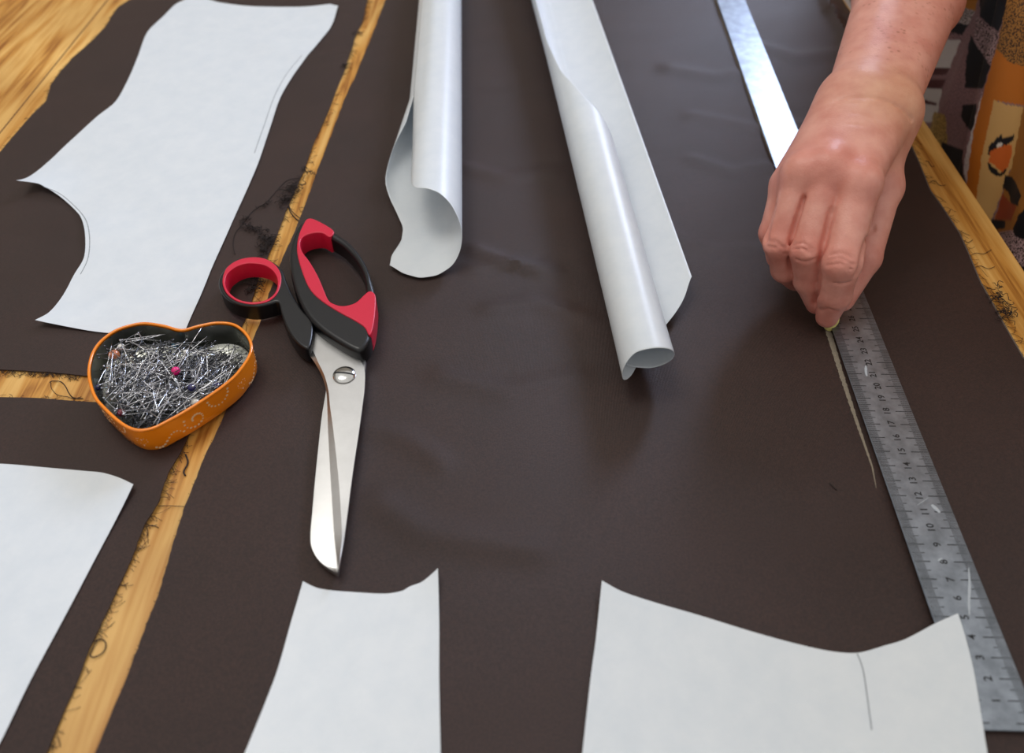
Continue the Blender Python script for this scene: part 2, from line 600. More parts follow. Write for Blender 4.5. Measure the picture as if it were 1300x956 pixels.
Cc = [(-260, 500), (0, 506), (48.5, 507.6), (107.7, 512.5), (180, 516), (256, 522), (232.8, 573), (218, 599), (203.6, 641), (184, 670),
      (168, 712.5), (148, 754.7), (124, 806.6), (99.7, 865), (60, 960), (30, 1040), (-330, 1060)]


def cloth(name, xy, label, step, seed):
    pl = fray(densify(xy, 0.003), 0.00045, seed)
    me = sheet_mesh(pl, lambda x, y: T + fz(x, y), step, 0.0007)
    o = link(name, me, M['cloth'], angle=35)
    set_origin(o, Vector((sum(p.x for p in xy) / len(xy), sum(p.y for p in xy) / len(xy), T)))
    tag(o, label, 'fabric')
    return o


clothA = cloth('brown_cloth', A_xy, 'largest brown cloth, under the scissors, paper rolls and steel ruler', 0.006, 1)
clothB = cloth('brown_cloth', G2(B), 'brown cloth piece at upper left, under the big white pattern and tin', 0.006, 2)
clothC = cloth('brown_cloth', G2(Cc), 'brown cloth piece at lower left, nearest the corner, under a cropped white pattern', 0.006, 3)


def fray_threads(parent, px_pts, n, side, seed, ln=0.006):
    """loose weave ends along a cut edge, one part"""
    rnd = random.Random(seed)
    pts = densify(G2(px_pts), 0.0015, closed=False)
    paths = []
    for _ in range(n):
        i = rnd.randrange(1, len(pts) - 1)
        p = pts[i]; t = (pts[i + 1] - pts[i - 1]).normalized()
        nn = Vector((-t.y, t.x)) * side
        l = ln * rnd.uniform(0.3, 1.0) ** 2 + 0.001
        z0 = T + fz(p.x, p.y) - 0.0004
        d = (nn + t * rnd.uniform(-1.2, 1.2)).normalized()
        q = p + d * l * 0.5; r2 = p + (d + t * rnd.uniform(-0.8, 0.8)) * l
        s = p - d * 0.001
        paths.append(catmull([(s.x, s.y, z0), (q.x, q.y, z0 * 0.4 + (T + 0.0008) * 0.6), (r2.x, r2.y, T + 0.0004)], 3, False))
    V, Fc = tube_mesh(paths, 0.00011, 4)
    o = link('frayed_threads', mesh_of(V, Fc), M['thread'], parent)
    o['kind'] = 'stuff'


fray_threads(clothB, B[18:33], 200, -1, 1, 0.007)
fray_threads(clothB, [(-60, 469), (0, 471), (64.6, 474), (107.7, 479)], 200, -1, 2, 0.005)
fray_threads(clothB, B[0:11], 70, -1, 3, 0.005)
fray_threads(clothC, Cc[0:4], 70, 1, 4, 0.004)
fray_threads(clothC, Cc[5:15], 110, 1, 5, 0.006)
fray_threads(clothA, gapR, 90, 1, 6, 0.004)
fray_threads(clothA, right, 170, -1, 7, 0.009)

# lighter selvedge cord along the right edge of the big cloth
pts = densify([p for p in Rxy], 0.003, closed=False)
V, Fc = tube_mesh([[(p.x, p.y, T + fz(p.x, p.y) - 0.0002) for p in pts]], 0.0006, 6)
sv = link('selvedge', mesh_of(V, Fc), plain('selvedge_thread', (96, 84, 76), 0.9, bump=0.5, bscale=1500), clothA)
sv['label'] = 'paler selvedge edge'


# chalk line ruled along the left of the ruler
def strip_on_cloth(px_pts, w, name, mat, lift=0.00012, jitter=0.0):
    pts = densify(G2(px_pts), 0.0012, closed=False)
    V, Fc = [], []
    for i, p in enumerate(pts):
        t = (pts[min(i + 1, len(pts) - 1)] - pts[max(i - 1, 0)]).normalized()
        n = Vector((-t.y, t.x))
        ww = (w(i / (len(pts) - 1)) if callable(w) else w) * (1 + jitter * noise.noise(Vector((i * 0.6, 0, 0))))
        for s in (-1, 1):
            q = p + n * ww / 2 * s
            V.append((q.x, q.y, T + fz(q.x, q.y) + lift))
    for i in range(len(pts) - 1):
        Fc.append((2 * i, 2 * i + 2, 2 * i + 3, 2 * i + 1))
    return mesh_of(V, Fc), mat


me, mt = strip_on_cloth([(1049, 418), (1056, 440), (1068, 480), (1082, 524), (1096, 566), (1106, 596), (1111, 622)],
                        lambda t: 0.0036 * (1 - t) ** 0.8 + 0.0003, 'chalk_line', M['chalkline'], jitter=0.5)
o = link('chalk_line', me, mt, clothA); o['label'] = 'pale chalk line beside the ruler'
me, mt = strip_on_cloth([(906, -4), (921, 42), (942, 100), (962, 158), (984, 216)], 0.0009, 'chalk_line', M['chalkline'], jitter=0.8)
link('chalk_line', me, mt, clothA)['label'] = 'thin faint chalk line'

# ------------------------------------------------------------------ flat paper patterns
RA_ = P(1296, 862.6, 0.0042); RD_ = (P(1109.7, 404.7, 0.0042) - RA_).normalized()


def flat_paper(px, label, lift=0.0004, over_ruler=False, curls=(), smooth_n=4, group=None, seam=True):
    xy = rounded([p.xy for p in (P(x, y) for x, y in px)])
    pl = densify([(v.x, v.y) for v in xy], 0.004)
    def zf(x, y):
        # stiffer than the cloth: averages out its ripples
        h = 0.0022 + 0.5 * (fz(x, y) - 0.0016) + lift + 0.0005 * noise.noise(Vector((x * 9, y * 9, 20)))
        h = max(h, fz(x, y) + 0.0003)
        if over_ruler:
            q = Vector((x, y, 0)) - Vector((RA_.x, RA_.y, 0))
            off = -(q.x * RD_.y - q.y * RD_.x)          # left of the ruler's right edge
            k_ = max(0, min(1, (0.030 + 0.022 - off) / 0.022))
            h = h * (1 - k_ * k_ * (3 - 2 * k_)) + max(h, 0.0058) * k_ * k_ * (3 - 2 * k_)
        for (cx, cy, r, amp) in curls:
            c = P(cx, cy)
            d = math.hypot(x - c.x, y - c.y)
            if d < r:
                h += amp * (1 - d / r) ** 2
        return T + h
    me = sheet_mesh(pl, zf, 0.005, 0.00014)
    o = link('paper_pattern', me, M['paper'], angle=35)
    set_origin(o, Vector((sum(p.x for p in xy) / len(xy), sum(p.y for p in xy) / len(xy), T)))
    tag(o, label, 'paper pattern', group)
    return o, zf


def rounded(xy):
    """smooth the gentle bends of an outline, keep its true corners"""
    n = len(xy)
    corner = [(xy[i] - xy[i - 1]).angle(xy[(i + 1) % n] - xy[i]) > 0.75 for i in range(n)]
    out = []
    for i in range(n):
        a, b = xy[i], xy[(i + 1) % n]
        p0 = a if corner[i] else xy[i - 1]
        p3 = b if corner[(i + 1) % n] else xy[(i + 2) % n]
        if (b - a).length > 0.15:
            out.append(a); continue
        # end slopes limited to this segment's length so long neighbours do not overshoot
        m1 = (b - p0); m2 = (p3 - a); L_ = (b - a).length
        m1 = m1.normalized() * L_ * 0.9; m2 = m2.normalized() * L_ * 0.9
        for k in range(5):
            t = k / 5
            out.append(a * (2 * t ** 3 - 3 * t ** 2 + 1) + m1 * (t ** 3 - 2 * t ** 2 + t) + b * (-2 * t ** 3 + 3 * t ** 2) + m2 * (t ** 3 - t ** 2))
    return out


def pencil(parent, zf, px, w=0.0003):
    pts = densify([tuple(v) for v in catmull([tuple(P(x, y).xy) for x, y in px], 5, False)], 0.002, closed=False)
    V, Fc = [], []
    for i, p in enumerate(pts):
        t = (pts[min(i + 1, len(pts) - 1)] - pts[max(i - 1, 0)]).normalized(); n = Vector((-t.y, t.x)) * w
        for s in (-1, 1):
            V.append((p.x + n.x * s, p.y + n.y * s, zf(p.x, p.y) + 0.0001))
    for i in range(len(pts) - 1):
        Fc.append((2 * i, 2 * i + 2, 2 * i + 3, 2 * i + 1))
    link('pencil_line', mesh_of(V, Fc), M['pencil'], parent)


P1 = [(236, 2), (256, 0), (280, 6), (320, 11), (380, 12), (420, 10), (430, 14), (420, 38), (396, 68), (372, 100), (356, 128), (344, 164),
      (328, 212), (300, 276), (271.6, 340), (256, 378), (241, 412), (236, 424), (185, 428), (133, 426), (83, 420), (50, 416), (66, 404), (82, 380), (96, 352), (108, 332),
      (111, 312), (110, 296), (102, 276), (80, 256), (56, 245), (44, 246), (31, 250), (40, 236), (64, 208), (124, 152), (148, 132), (164, 104), (176, 76), (188, 44), (208, 24), (224, 8)]
p1, z1 = flat_paper(P1, 'large white trouser leg pattern on the upper left brown cloth', curls=[(31, 250, 0.055, 0.010), (50, 416, 0.05, 0.004), (30, 250, 0.02, 0.003), (430, 14, 0.05, 0.003), (110, 300, 0.05, 0.003)])
pencil(p1, z1, [(60, 247), (82, 254), (106, 276), (116, 300), (114, 330), (104, 352)])
pencil(p1, z1, [(384, 74), (364, 98), (349, 126), (337, 160), (324, 198)])
P2 = [(-180, 588), (0, 592), (66.5, 597.8), (110, 602), (133, 605), (155, 612.7), (173.5, 622.7), (133, 694.8), (83, 789), (41.6, 866.6), (-20, 990), (-60, 1040), (-260, 1040)]
p2, z2 = flat_paper(P2, 'white pattern sheet cut off by the left side, on the lower left cloth', curls=[(173, 622, 0.04, 0.003)])
P3 = [(387, 745), (404, 751.7), (425, 754), (447, 755), (490, 757), (511.6, 753.9), (521, 749.0), (537, 744), (557, 730), (558, 794.6), (558, 867.5), (562, 1060), (270, 1060), (349, 867.5), (372, 790)]
p3, z3 = flat_paper(P3, 'small white pattern end with a scooped top, below the scissors', curls=[(557, 730, 0.03, 0.004), (387, 745, 0.03, 0.003)])
P4 = [(763, 744.6), (787, 755.8), (827, 767.8), (889.6, 785.7), (952, 804.9), (1005.6, 819.6), (1050, 829.4), (1086, 832), (1121.6, 822.7), (1148, 815), (1184, 798),
      (1209.5, 787), (1220, 820.5), (1231, 866), (1262, 1060), (728, 1060), (749, 866), (755.7, 816)]
p4, z4 = flat_paper(P4, 'white pattern with a wide curved top, one corner over the steel ruler', lift=0.0008, over_ruler=True, curls=[(1215, 800, 0.06, 0.0010), (763, 744, 0.035, 0.003)])
pencil(p4, z4, [(1086, 833), (1092, 848), (1096, 868), (1104, 930)])


# ------------------------------------------------------------------ rolled papers
def rolled(name, label, section, vp_x, base_px, base_py, near, far_y, nt=60, thick=0.00016):
    """section(t)->list of (x,z) offsets for n fixed samples u; near(u)->image row of the near end;
    the roll's axis is level, heading for the vanishing point vp_x"""
    dx = (vp_x - CX) * math.cos(TH) / F_PX
    d = Vector((dx, 1, 0)).normalized()
    o0 = P(base_px, base_py, 0)
    NS = 160
    TAB = [section(-0.1 + 1.1 * k_ / NS) for k_ in range(NS + 1)]
    nu = len(TAB[0])
    side = Vector((d.y, -d.x, 0))
    S = []
    for j in range(nu):
        u = j / (nu - 1)
        # find where this line of the roll reaches the wanted image row
        def pt(s):
            tt = max(-0.1, min(1.0, s / far_y))
            q_ = (tt + 0.1) / 1.1 * NS
            i_ = min(NS - 1, int(q_)); q_ -= i_
            x = TAB[i_][j][0] * (1 - q_) + TAB[i_ + 1][j][0] * q_
            z = TAB[i_][j][1] * (1 - q_) + TAB[i_ + 1][j][1] * q_
            return o0 + d * s + side * x + Vector((0, 0, z + 0.0040))
        lo, hi = -0.1, 0.5
        want = near(u)
        for _ in range(30):
            mid = (lo + hi) / 2
            if to_px(pt(mid))[1] > want:
                lo = mid
            else:
                hi = mid
        s0 = (lo + hi) / 2
        S.append([pt(s0 + (far_y - s0) * (i / nt) ** 1.5) for i in range(nt + 1)])
    V = [S[j][i] for j in range(nu) for i in range(nt + 1)]
    Fc = [(j * (nt + 1) + i, j * (nt + 1) + i + 1, (j + 1) * (nt + 1) + i + 1, (j + 1) * (nt + 1) + i) for j in range(nu - 1) for i in range(nt)]
    me = mesh_of(V, Fc)
    o = link(name, me, M['paper'])
    md = o.modifiers.new('thickness', 'SOLIDIFY'); md.thickness = thick; md.offset = 0
    set_origin(o, o0)
    tag(o, label, 'paper roll')
    return o, S


def interp(tab, u):
    xs = [a for a, _ in tab]; ys = [b for _, b in tab]
    return float(np.interp(u, xs, ys))


def smooth_interp(tab, u):
    return sum(interp(tab, min(1, max(0, u + d_))) * w_ for d_, w_ in ((-0.03, 1), (-0.015, 2), (0, 3), (0.015, 2), (0.03, 1))) / 9


def arc_pts(curve, n):
    """resample a smooth planar curve to n points"""
    c = catmull([(x, z, 0) for x, z in curve], 12, False)
    L = [0]
    for a, b in zip(c, c[1:]):
        L.append(L[-1] + (b - a).length)
    out = []
    for k in range(n):
        s = L[-1] * k / (n - 1)
        i = min(len(L) - 2, max(0, int(np.searchsorted(L, s)) - 1))
        t = (s - L[i]) / max(1e-9, L[i + 1] - L[i])
        q = c[i].lerp(c[i + 1], t)
        out.append((q.x, q.y))
    return out


# roll one: open on its left; u=0 is the free top edge, u=1 the left edge of the bottom layer
R1 = 0.0205
def sec1(t):
    w = 1.0 - 0.10 * max(0, t)
    f = min(1, max(0, (t - 0.06) / 0.12))
    c = [(-0.0165 - 0.003 * f, 0.0270 + 0.003 * f), (-0.0135, 0.0350), (-0.004, 0.0400), (0.008, 0.0385), (0.0175, 0.0300), (0.0210, 0.0195), (0.0175, 0.0080),
         (0.008, 0.0010), (-0.006, 0.0000), (-0.020, 0.0004), (-0.0325 + 0.008 * f, 0.0025 + 0.0045 * f), (-0.0390 + 0.0145 * f, 0.0095 + 0.0035 * f), (-0.0375 + 0.014 * f, 0.0180 + 0.0015 * f), (-0.0310 + 0.012 * f, 0.0235 + 0.001 * f)]
    um = interp([(-0.045, 0.80), (-0.03, 0.795), (-0.012, 0.755), (0.006, 0.75), (0.03, 0.80), (0.06, 0.88), (0.09, 0.93), (0.125, 1.0)], t)
    fine = arc_pts([(x * w, z * w) for x, z in c], 240)
    return [tuple(np.array(fine[int(k * um * 239 / 79)]) * (1 - (k * um * 239 / 79) % 1) + np.array(fine[min(239, int(k * um * 239 / 79) + 1)]) * ((k * um * 239 / 79) % 1)) for k in range(80)]


near1 = [(0, 217), (0.06, 234), (0.11, 239), (0.19, 239), (0.27, 245), (0.35, 260), (0.43, 285), (0.52, 312), (0.62, 337), (0.72, 350), (0.82, 353), (0.92, 347), (1.0, 336)]
roll1, S1 = rolled('rolled_paper_pattern', 'white paper pattern curled into an open tube, left of the longer roll', sec1, 587, 552, 300, lambda u: smooth_interp(near1, u), 0.9, nt=110)

# roll two: bottom flap right (u=0), curls up the left side, over the top and back inside (u=1)
def sec2(t):
    n = 90
    # t: 0 near end .. 1 far; wrap angle of the curl
    wrap = math.radians(interp([(0, 430), (0.06, 420), (0.12, 350), (0.17, 280), (0.205, 225), (0.24, 175), (0.29, 135), (0.36, 112), (1, 95)], t))
    R = interp([(0, 0.0170), (0.2, 0.0185), (0.35, 0.0200), (0.6, 0.025), (1, 0.028)], t)
    flank = interp([(0, 0.046), (0.5, 0.043), (1, 0.042)], t)
    pts = []
    nf = 26
    for k in range(nf):
        s = 1 - k / nf
        x = flank * s
        pts.append((x, 0.0120 * s ** 2))
    nc = n - nf
    for k in range(nc):
        a = wrap * k / (nc - 1)
        rr = R * (1 - 0.035 * a / math.pi)
        pts.append((-rr * math.sin(a), R - rr * math.cos(a) + 0.0004))
    return pts


near2 = [(0, 346), (0.03, 368), (0.07, 386), (0.11, 400), (0.17, 418), (0.28, 452), (0.34, 480), (0.40, 484), (0.46, 468), (0.53, 446), (0.60, 441), (0.66, 443), (0.72, 450), (0.78, 460), (0.85, 468), (0.92, 466), (1, 460)]
roll2, S2 = rolled('rolled_paper_pattern', 'longer white paper roll, curled over on itself, beside the ruler', sec2, 534, 803, 432, lambda u: smooth_interp(near2, u), 1.0, nt=90)

# ------------------------------------------------------------------ steel ruler
def mark_row(n):
    return 1 / (6.43633e-4 + 1.22688e-5 * n) - 634


RZ = 0.0040
def redge(n):
    y = mark_row(n)
    return P(0.40578 * y + 946.05, y, RZ + 0.0008)


ra, rb = redge(2), redge(26)
raxis = (rb - ra).normalized(); raxis.z = 0
CM = (rb - ra).length / 24
print('ruler cm length', CM)
rorg = ra - raxis * CM * 2
rn = Vector((raxis.y, -raxis.x, 0))            # to the right
RW = 0.0300
def RP(n, off, z=0.0008):
    """n cm from the zero end, off m left of the right edge"""
    q = rorg + raxis * (n * CM) - rn * off
    return Vector((q.x, q.y, T + RZ + z))


ruler = thing('steel_ruler', 'long steel ruler with millimetre marks, under the hand on the brown cloth', 'ruler', RP(40, 0.015, 0))
V = []
for n in (-0.3, 100):
    for off in (0, RW):
        for z in (0, 0.0008):
            V.append(RP(n, off, z))
me = mesh_of(V, [(0, 1, 3, 2), (4, 6, 7, 5), (0, 4, 5, 1), (2, 3, 7, 6), (1, 5, 7, 3), (0, 2, 6, 4)])
bm = bmesh.new(); bm.from_mesh(me); bmesh.ops.bevel(bm, geom=bm.edges[:], offset=0.00025, segments=2, affect='EDGES'); bm.to_mesh(me); bm.free()
link('steel_strip', me, M['ruler'], ruler, angle=30)
V, Fc = [], []
def tick(n, o0, o1, w):
    b0 = len(V)
    for nn, oo in ((n - w, o0), (n + w, o0), (n + w, o1), (n - w, o1)):
        V.append(RP(nn, oo, 0.00087))
    Fc.append((b0, b0 + 1, b0 + 2, b0 + 3))
for mm in range(0, 421):
    n = mm / 10
    if mm % 10 == 0:
        a, w = 0.0098, 0.026; a2 = 0.0085
    elif mm % 5 == 0:
        a, w = 0.0068, 0.019; a2 = 0.0072
    else:
        a, w = 0.0048, 0.016; a2 = 0.0052
    tick(n, 0.0003, a, w)
    tick(n, RW - 0.0003, RW - a2, w)
link('scale_marks', mesh_of(V, Fc), M['etch'], ruler, smooth=False)
V, Fc = [], []
from mathutils import Matrix
for n in range(1, 42):
    cu = bpy.data.curves.new('t', 'FONT'); cu.body = str(n); cu.size = 0.0054; cu.align_x = 'CENTER'; cu.align_y = 'CENTER'; cu.offset = 0.00008
    cu.resolution_u = 3
    ob = bpy.data.objects.new('t', cu); C.objects.link(ob)
    mt_ = bpy.data.meshes.new_from_object(ob.evaluated_get(bpy.context.evaluated_depsgraph_get()))
    c = RP(n, 0.0147, 0.00087)
    b0 = len(V)
    for v in mt_.vertices:
        V.append(c + raxis * v.co.x - rn * v.co.y)
    for p in mt_.polygons:
        Fc.append(tuple(b0 + i for i in p.vertices))
    bpy.data.objects.remove(ob)
link('scale_numbers', mesh_of(V, Fc), M['etch'], ruler, smooth=False)
# worn patches and scratches
def scratch(pts, w):
    V, Fc = [], []
    q = catmull([tuple(RP(n, o, 0.00089)) for n, o in pts], 5, False)
    for i, p in enumerate(q):
        t = (q[min(i + 1, len(q) - 1)] - q[max(0, i - 1)]).normalized(); nn = Vector((-t.y, t.x, 0))
        k = w * math.sin(math.pi * (i + 0.5) / len(q)) ** 0.5 * (0.7 + 0.6 * abs(noise.noise(Vector((i * 0.9, w * 1000, 0)))))
        V += [p + nn * k, p - nn * k]
    for i in range(len(q) - 1):
        Fc.append((2 * i, 2 * i + 2, 2 * i + 3, 2 * i + 1))
    me = mesh_of(V, Fc)
    link('scratch', me, M['rulerend'], ruler, smooth=False)
scratch([(7.7, 0.0035), (6.8, 0.0062), (5.8, 0.010), (5.1, 0.0122)], 0.0007)
scratch([(11.9, 0.010), (11.4, 0.0175)], 0.0002)
scratch([(11.45, 0.0098), (10.95, 0.0070)], 0.0014)
scratch([(21.7, 0.0172), (21.2, 0.0185), (20.8, 0.0190)], 0.0010)
scratch([(8.2, 0.0150), (8.05, 0.0175)], 0.0007)

# ------------------------------------------------------------------ scissors
def Z1(l, h, off=(250, 260), s=3.984):
    return [P(off[0] + x / s, off[1] + y / s, h).xy for x, y in l]


def sm(l, n=5):
    return [v.xy for v in catmull([(p[0], p[1], 0) for p in l], n)]


sc = thing('tailor_scissors', 'large open handled tailor scissors with red and black grips', 'scissors', P(437, 476))
HB = 0.0185
bow_out = [(560, 72), (600, 78), (690, 130), (780, 195), (850, 290), (890, 400), (903, 470), (898, 570), (882, 650), (865, 700), (830, 733), (790, 730), (700, 680),
           (610, 615), (545, 540), (495, 430), (468, 310), (470, 210), (500, 120), (530, 84)]
bow_hole = [(518, 200), (530, 163), (575, 142), (630, 138), (680, 165), (740, 205), (800, 270), (838, 340), (853, 415), (845, 458), (800, 498), (740, 514),
            (690, 502), (662, 480), (640, 430), (610, 360), (570, 290), (532, 240)]
bo = link('handle', slab(sm(Z1(bow_out, HB)), [sm(Z1(bow_hole, HB))], 0.004, HB, 0.0028), M['black'], sc, angle=60)
bo['label'] = 'large black finger bow'
redC = [(560, 70), (600, 75), (690, 128), (672, 162), (630, 141), (575, 145), (533, 166), (521, 200), (535, 240), (572, 290), (612, 360), (642, 430), (664, 479), (692, 500),
        (740, 511), (800, 495), (843, 457), (866, 438), (890, 440), (905, 470), (899, 570), (884, 645), (868, 655), (845, 616), (790, 580), (730, 548), (640, 492), (575, 432), (536, 350), (506, 240), (513, 158), (540, 94)]
ro = link('grip_insert', slab(sm(Z1(redC, HB + 0.0006), 4), [], 0.0045, HB + 0.0007, 0.0008), M['red'], bo, angle=60)
ro['label'] = 'red rubber insert of the large bow'
HR = 0.0165
ring_out = [(290, 262), (350, 272), (400, 296), (432, 330), (452, 385), (480, 448), (530, 525), (585, 592), (580, 690), (556, 726), (500, 690), (452, 615), (425, 545), (408, 492),
            (370, 498), (300, 512), (220, 505), (160, 480), (122, 440), (108, 395), (118, 355), (150, 312), (210, 274)]
ring_hole = [(285, 290), (345, 300), (392, 335), (413, 385), (402, 440), (365, 480), (310, 497), (250, 496), (195, 478), (152, 440), (136, 395), (145, 350), (185, 312), (235, 293)]
rg = link('handle', slab(sm(Z1(ring_out, HR)), [sm(Z1(ring_hole, HR))], 0.0035, HR, 0.0016), M['black'], sc, angle=60)
rg['label'] = 'small black thumb ring'
rr_out = [(288, 264), (350, 274), (398, 305), (424, 350), (424, 400), (404, 450), (366, 484), (308, 500), (250, 499), (192, 481), (148, 444), (129, 395), (136, 345), (160, 308), (215, 276)]
rr_in = [(285, 296), (343, 306), (388, 338), (408, 385), (398, 438), (362, 474), (308, 490), (250, 489), (199, 472), (158, 436), (143, 395), (152, 352), (190, 318), (238, 299)]
ri = link('grip_insert', slab(sm(Z1(rr_out, HR + 0.0004)), [sm(Z1(rr_in, HR + 0.0004))], 0.0040, HR + 0.0005, 0.0006), M['red'], rg, angle=60)
ri['label'] = 'red lining of the thumb ring'


def loft(secs):
    """secs: list of closed cross sections (same count)"""
    V, Fc = [], []
    k = len(secs[0])
    for s in secs:
        V += s
    for i in range(len(secs) - 1):
        for j in range(k):
            a = i * k + j; b = i * k + (j + 1) % k
            Fc.append((a, a + k, b + k, b))
    Fc.append(tuple(range(k)))
    Fc.append(tuple(range((len(secs) - 1) * k, len(secs) * k))[::-1])
    me = mesh_of(V, Fc)
    bm = bmesh.new(); bm.from_mesh(me); bmesh.ops.recalc_face_normals(bm, faces=bm.faces[:]); bm.to_mesh(me); bm.free()
    return me


def blade(rows, zb, zt, edge_drop, tip_frac=0.25):
    """rows: (Lx,Ly, Mx,My, Rx,Ry) in image px"""
    rr = catmull([Vector(r[:3]).to_3d() for r in [(a[0], a[1], 0) for a in rows]], 5, False)
    rm = catmull([(a[2], a[3], 0) for a in rows], 5, False)
    rq = catmull([(a[4], a[5], 0) for a in rows], 5, False)
    secs = []
    for l, m_, r_ in zip(rr, rm, rq):
        Lb, Rb = P(l.x, l.y, zb), P(r_.x, r_.y, zb)
        Lt = P(l.x, l.y, zt - edge_drop); Mt = P(m_.x, m_.y, zt); Rt = P(r_.x, r_.y, zt - 0.0003)
        Lb = Vector((Lt.x, Lt.y, Lb.z)); Rb = Vector((Rt.x, Rt.y, Rb.z))
        secs.append([Lb, Lt, Mt, Rt, Rb])
    return loft(secs)


ZB = 0.0105
up_rows = [(384, 430, 388, 428, 400, 411), (389, 445, 396, 442, 428, 432), (400, 461, 404, 460, 450, 448), (409, 478, 412, 477, 462, 467), (414, 496, 417, 496, 463, 490),
           (415.5, 516, 419, 516, 460, 516), (416.4, 545.8, 423, 545, 455, 552), (419.4, 601.6, 429, 599, 447.5, 602), (422, 645, 432.5, 645, 442, 645),
           (424.5, 683, 434, 682, 437, 683), (427, 706, 431.5, 706, 433, 706), (428.8, 724, 429.2, 724.5, 429.8, 725)]
lb_rows = [(424, 436, 440, 436, 464, 440), (418, 455, 440, 455, 464, 460), (414, 480, 430, 480, 462, 480), (413.8, 496.5, 430, 500, 460, 505), (408.6, 528.6, 425, 530, 455, 540),
           (404, 570, 423, 570, 450, 575), (400, 610, 421, 610, 444, 615), (396.5, 650, 420, 650, 438, 652), (394.2, 680, 420, 680, 434.5, 682), (396.5, 697, 421, 699, 432, 700), (407, 713.5, 424, 714, 430.5, 714), (426, 727, 427.5, 727, 428.4, 727.4)]
b2 = link('blade', blade(lb_rows, 0.0040, ZB - 0.0022, 0.0009), M['steel'], sc, angle=25)
b2['label'] = 'lower blade, broad rounded edge showing on the left'
b1 = link('blade', blade(up_rows, ZB - 0.0022, ZB, 0.0017), M['steel'], sc, angle=12)
b1['label'] = 'upper blade with ground bevel'
# pivot screw, domed and slotted
bm = bmesh.new()
c = P(437, 476.4, ZB)
prof = [(0.0066, 0.0), (0.0068, 0.0006), (0.0062, 0.0013), (0.0045, 0.0019), (0.0022, 0.0022), (0.0, 0.0023)]
V, Fc = [], []
ns = 40
for r, z in prof:
    for k in range(ns):
        a = 2 * math.pi * k / ns
        x, y = r * math.cos(a), r * math.sin(a)
        V.append(Vector((c.x + x, c.y + y, c.z + z)))
for i in range(len(prof) - 1):
    for k in range(ns):
        a = i * ns + k; b = i * ns + (k + 1) % ns
        Fc.append((a, b, b + ns, a + ns))
bm.free()
sw = link('pivot_screw', mesh_of(V, Fc), M['screw'], sc, angle=50)
me = box_mesh(c.x - 0.0063, c.x + 0.0063, c.y - 0.0006, c.y + 0.0006, c.z + 0.0009, c.z + 0.00235, 0)
bmm = bmesh.new(); bmm.from_mesh(me); bmesh.ops.rotate(bmm, verts=bmm.verts, cent=c, matrix=Matrix.Rotation(-0.12, 3, 'Z'))
for v in bmm.verts:
    if v.co.z > c.z + 0.002 and abs(v.co.x - c.x) > 0.003:
        v.co.z = c.z + 0.0010
bmm.to_mesh(me); bmm.free()
# the slot follows the dome: a bent thin strip
V, Fc = [], []
for i in range(21):
    x = -0.0062 + 0.0124 * i / 20
    z = float(np.interp(abs(x), [p_[0] for p_ in prof[::-1] if p_[0] < 0.0067], [p_[1] for p_ in prof[::-1] if p_[0] < 0.0067])) + 0.00012
    ca, sa = math.cos(-0.12), math.sin(-0.12)
    for w in (-0.00055, 0.00055):
        V.append((c.x + x * ca - w * sa, c.y + x * sa + w * ca, c.z + z))
for i in range(20):
    Fc.append((2 * i, 2 * i + 2, 2 * i + 3, 2 * i + 1))
link('slot', mesh_of(V, Fc), plain('slot_dark', (18, 18, 18), 0.6), sw)

# ------------------------------------------------------------------ heart shaped tin
HT = 0.0225
rim_px = [(184.4, 408.7), (208.6, 412), (230.5, 417.3), (252.5, 412), (276.6, 408), (298.6, 410.9), (314, 423), (320.6, 438.3), (316.5, 454), (300.8, 475.6), (283, 491), (261, 506.4),
          (235, 522.9), (213, 535), (195.4, 543.7), (177.8, 547), (162.5, 543.7), (147, 533.8), (129.5, 517.4), (118.5, 504), (112, 484.4), (110.9, 466.9), (116, 447), (127, 431.7), (145, 418.5), (164.7, 411.5)]
rim = sm([P(x, y, HT).xy for x, y in rim_px], 6)
cen = sum(rim, Vector((0, 0))) / len(rim)


def inset(ring, d):
    n = len(ring); out = []
    for i in range(n):
        t = (ring[(i + 1) % n] - ring[i - 1]).normalized()
        nn = Vector((-t.y, t.x))
        if nn.dot(cen - ring[i]) < 0 and True:
            pass
        out.append(ring[i] + nn * d * ORI)
    return out


area = sum(rim[i].x * rim[(i + 1) % len(rim)].y - rim[(i + 1) % len(rim)].x * rim[i].y for i in range(len(rim)))
ORI = 1 if area > 0 else -1
TZ = 0.0030
tin = thing('heart_pin_tin', 'open orange heart shaped tin full of pins beside the scissors', 'tin', (cen.x, cen.y, T + 0.002))


def wall(levels, mat, name, parent, cap_bottom=False, label=None):
    V, Fc = [], []
    n = len(rim)
    for d, z in levels:
        for p in inset(rim, d):
            V.append((p.x, p.y, T + z))
    for i in range(len(levels) - 1):
        for k in range(n):
            a = i * n + k; b = i * n + (k + 1) % n
            Fc.append((a, b, b + n, a + n))
    if cap_bottom is not False:
        Fc.append(tuple(range(cap_bottom * n, cap_bottom * n + n)))
    me = mesh_of(V, Fc)
    bm = bmesh.new(); bm.from_mesh(me); bmesh.ops.recalc_face_normals(bm, faces=bm.faces[:])
    bmesh.ops.triangulate(bm, faces=[f for f in bm.faces if len(f.verts) > 4]); bm.to_mesh(me); bm.free()
    o = link(name, me, mat, parent, angle=40)
    if label:
        o['label'] = label
    return o


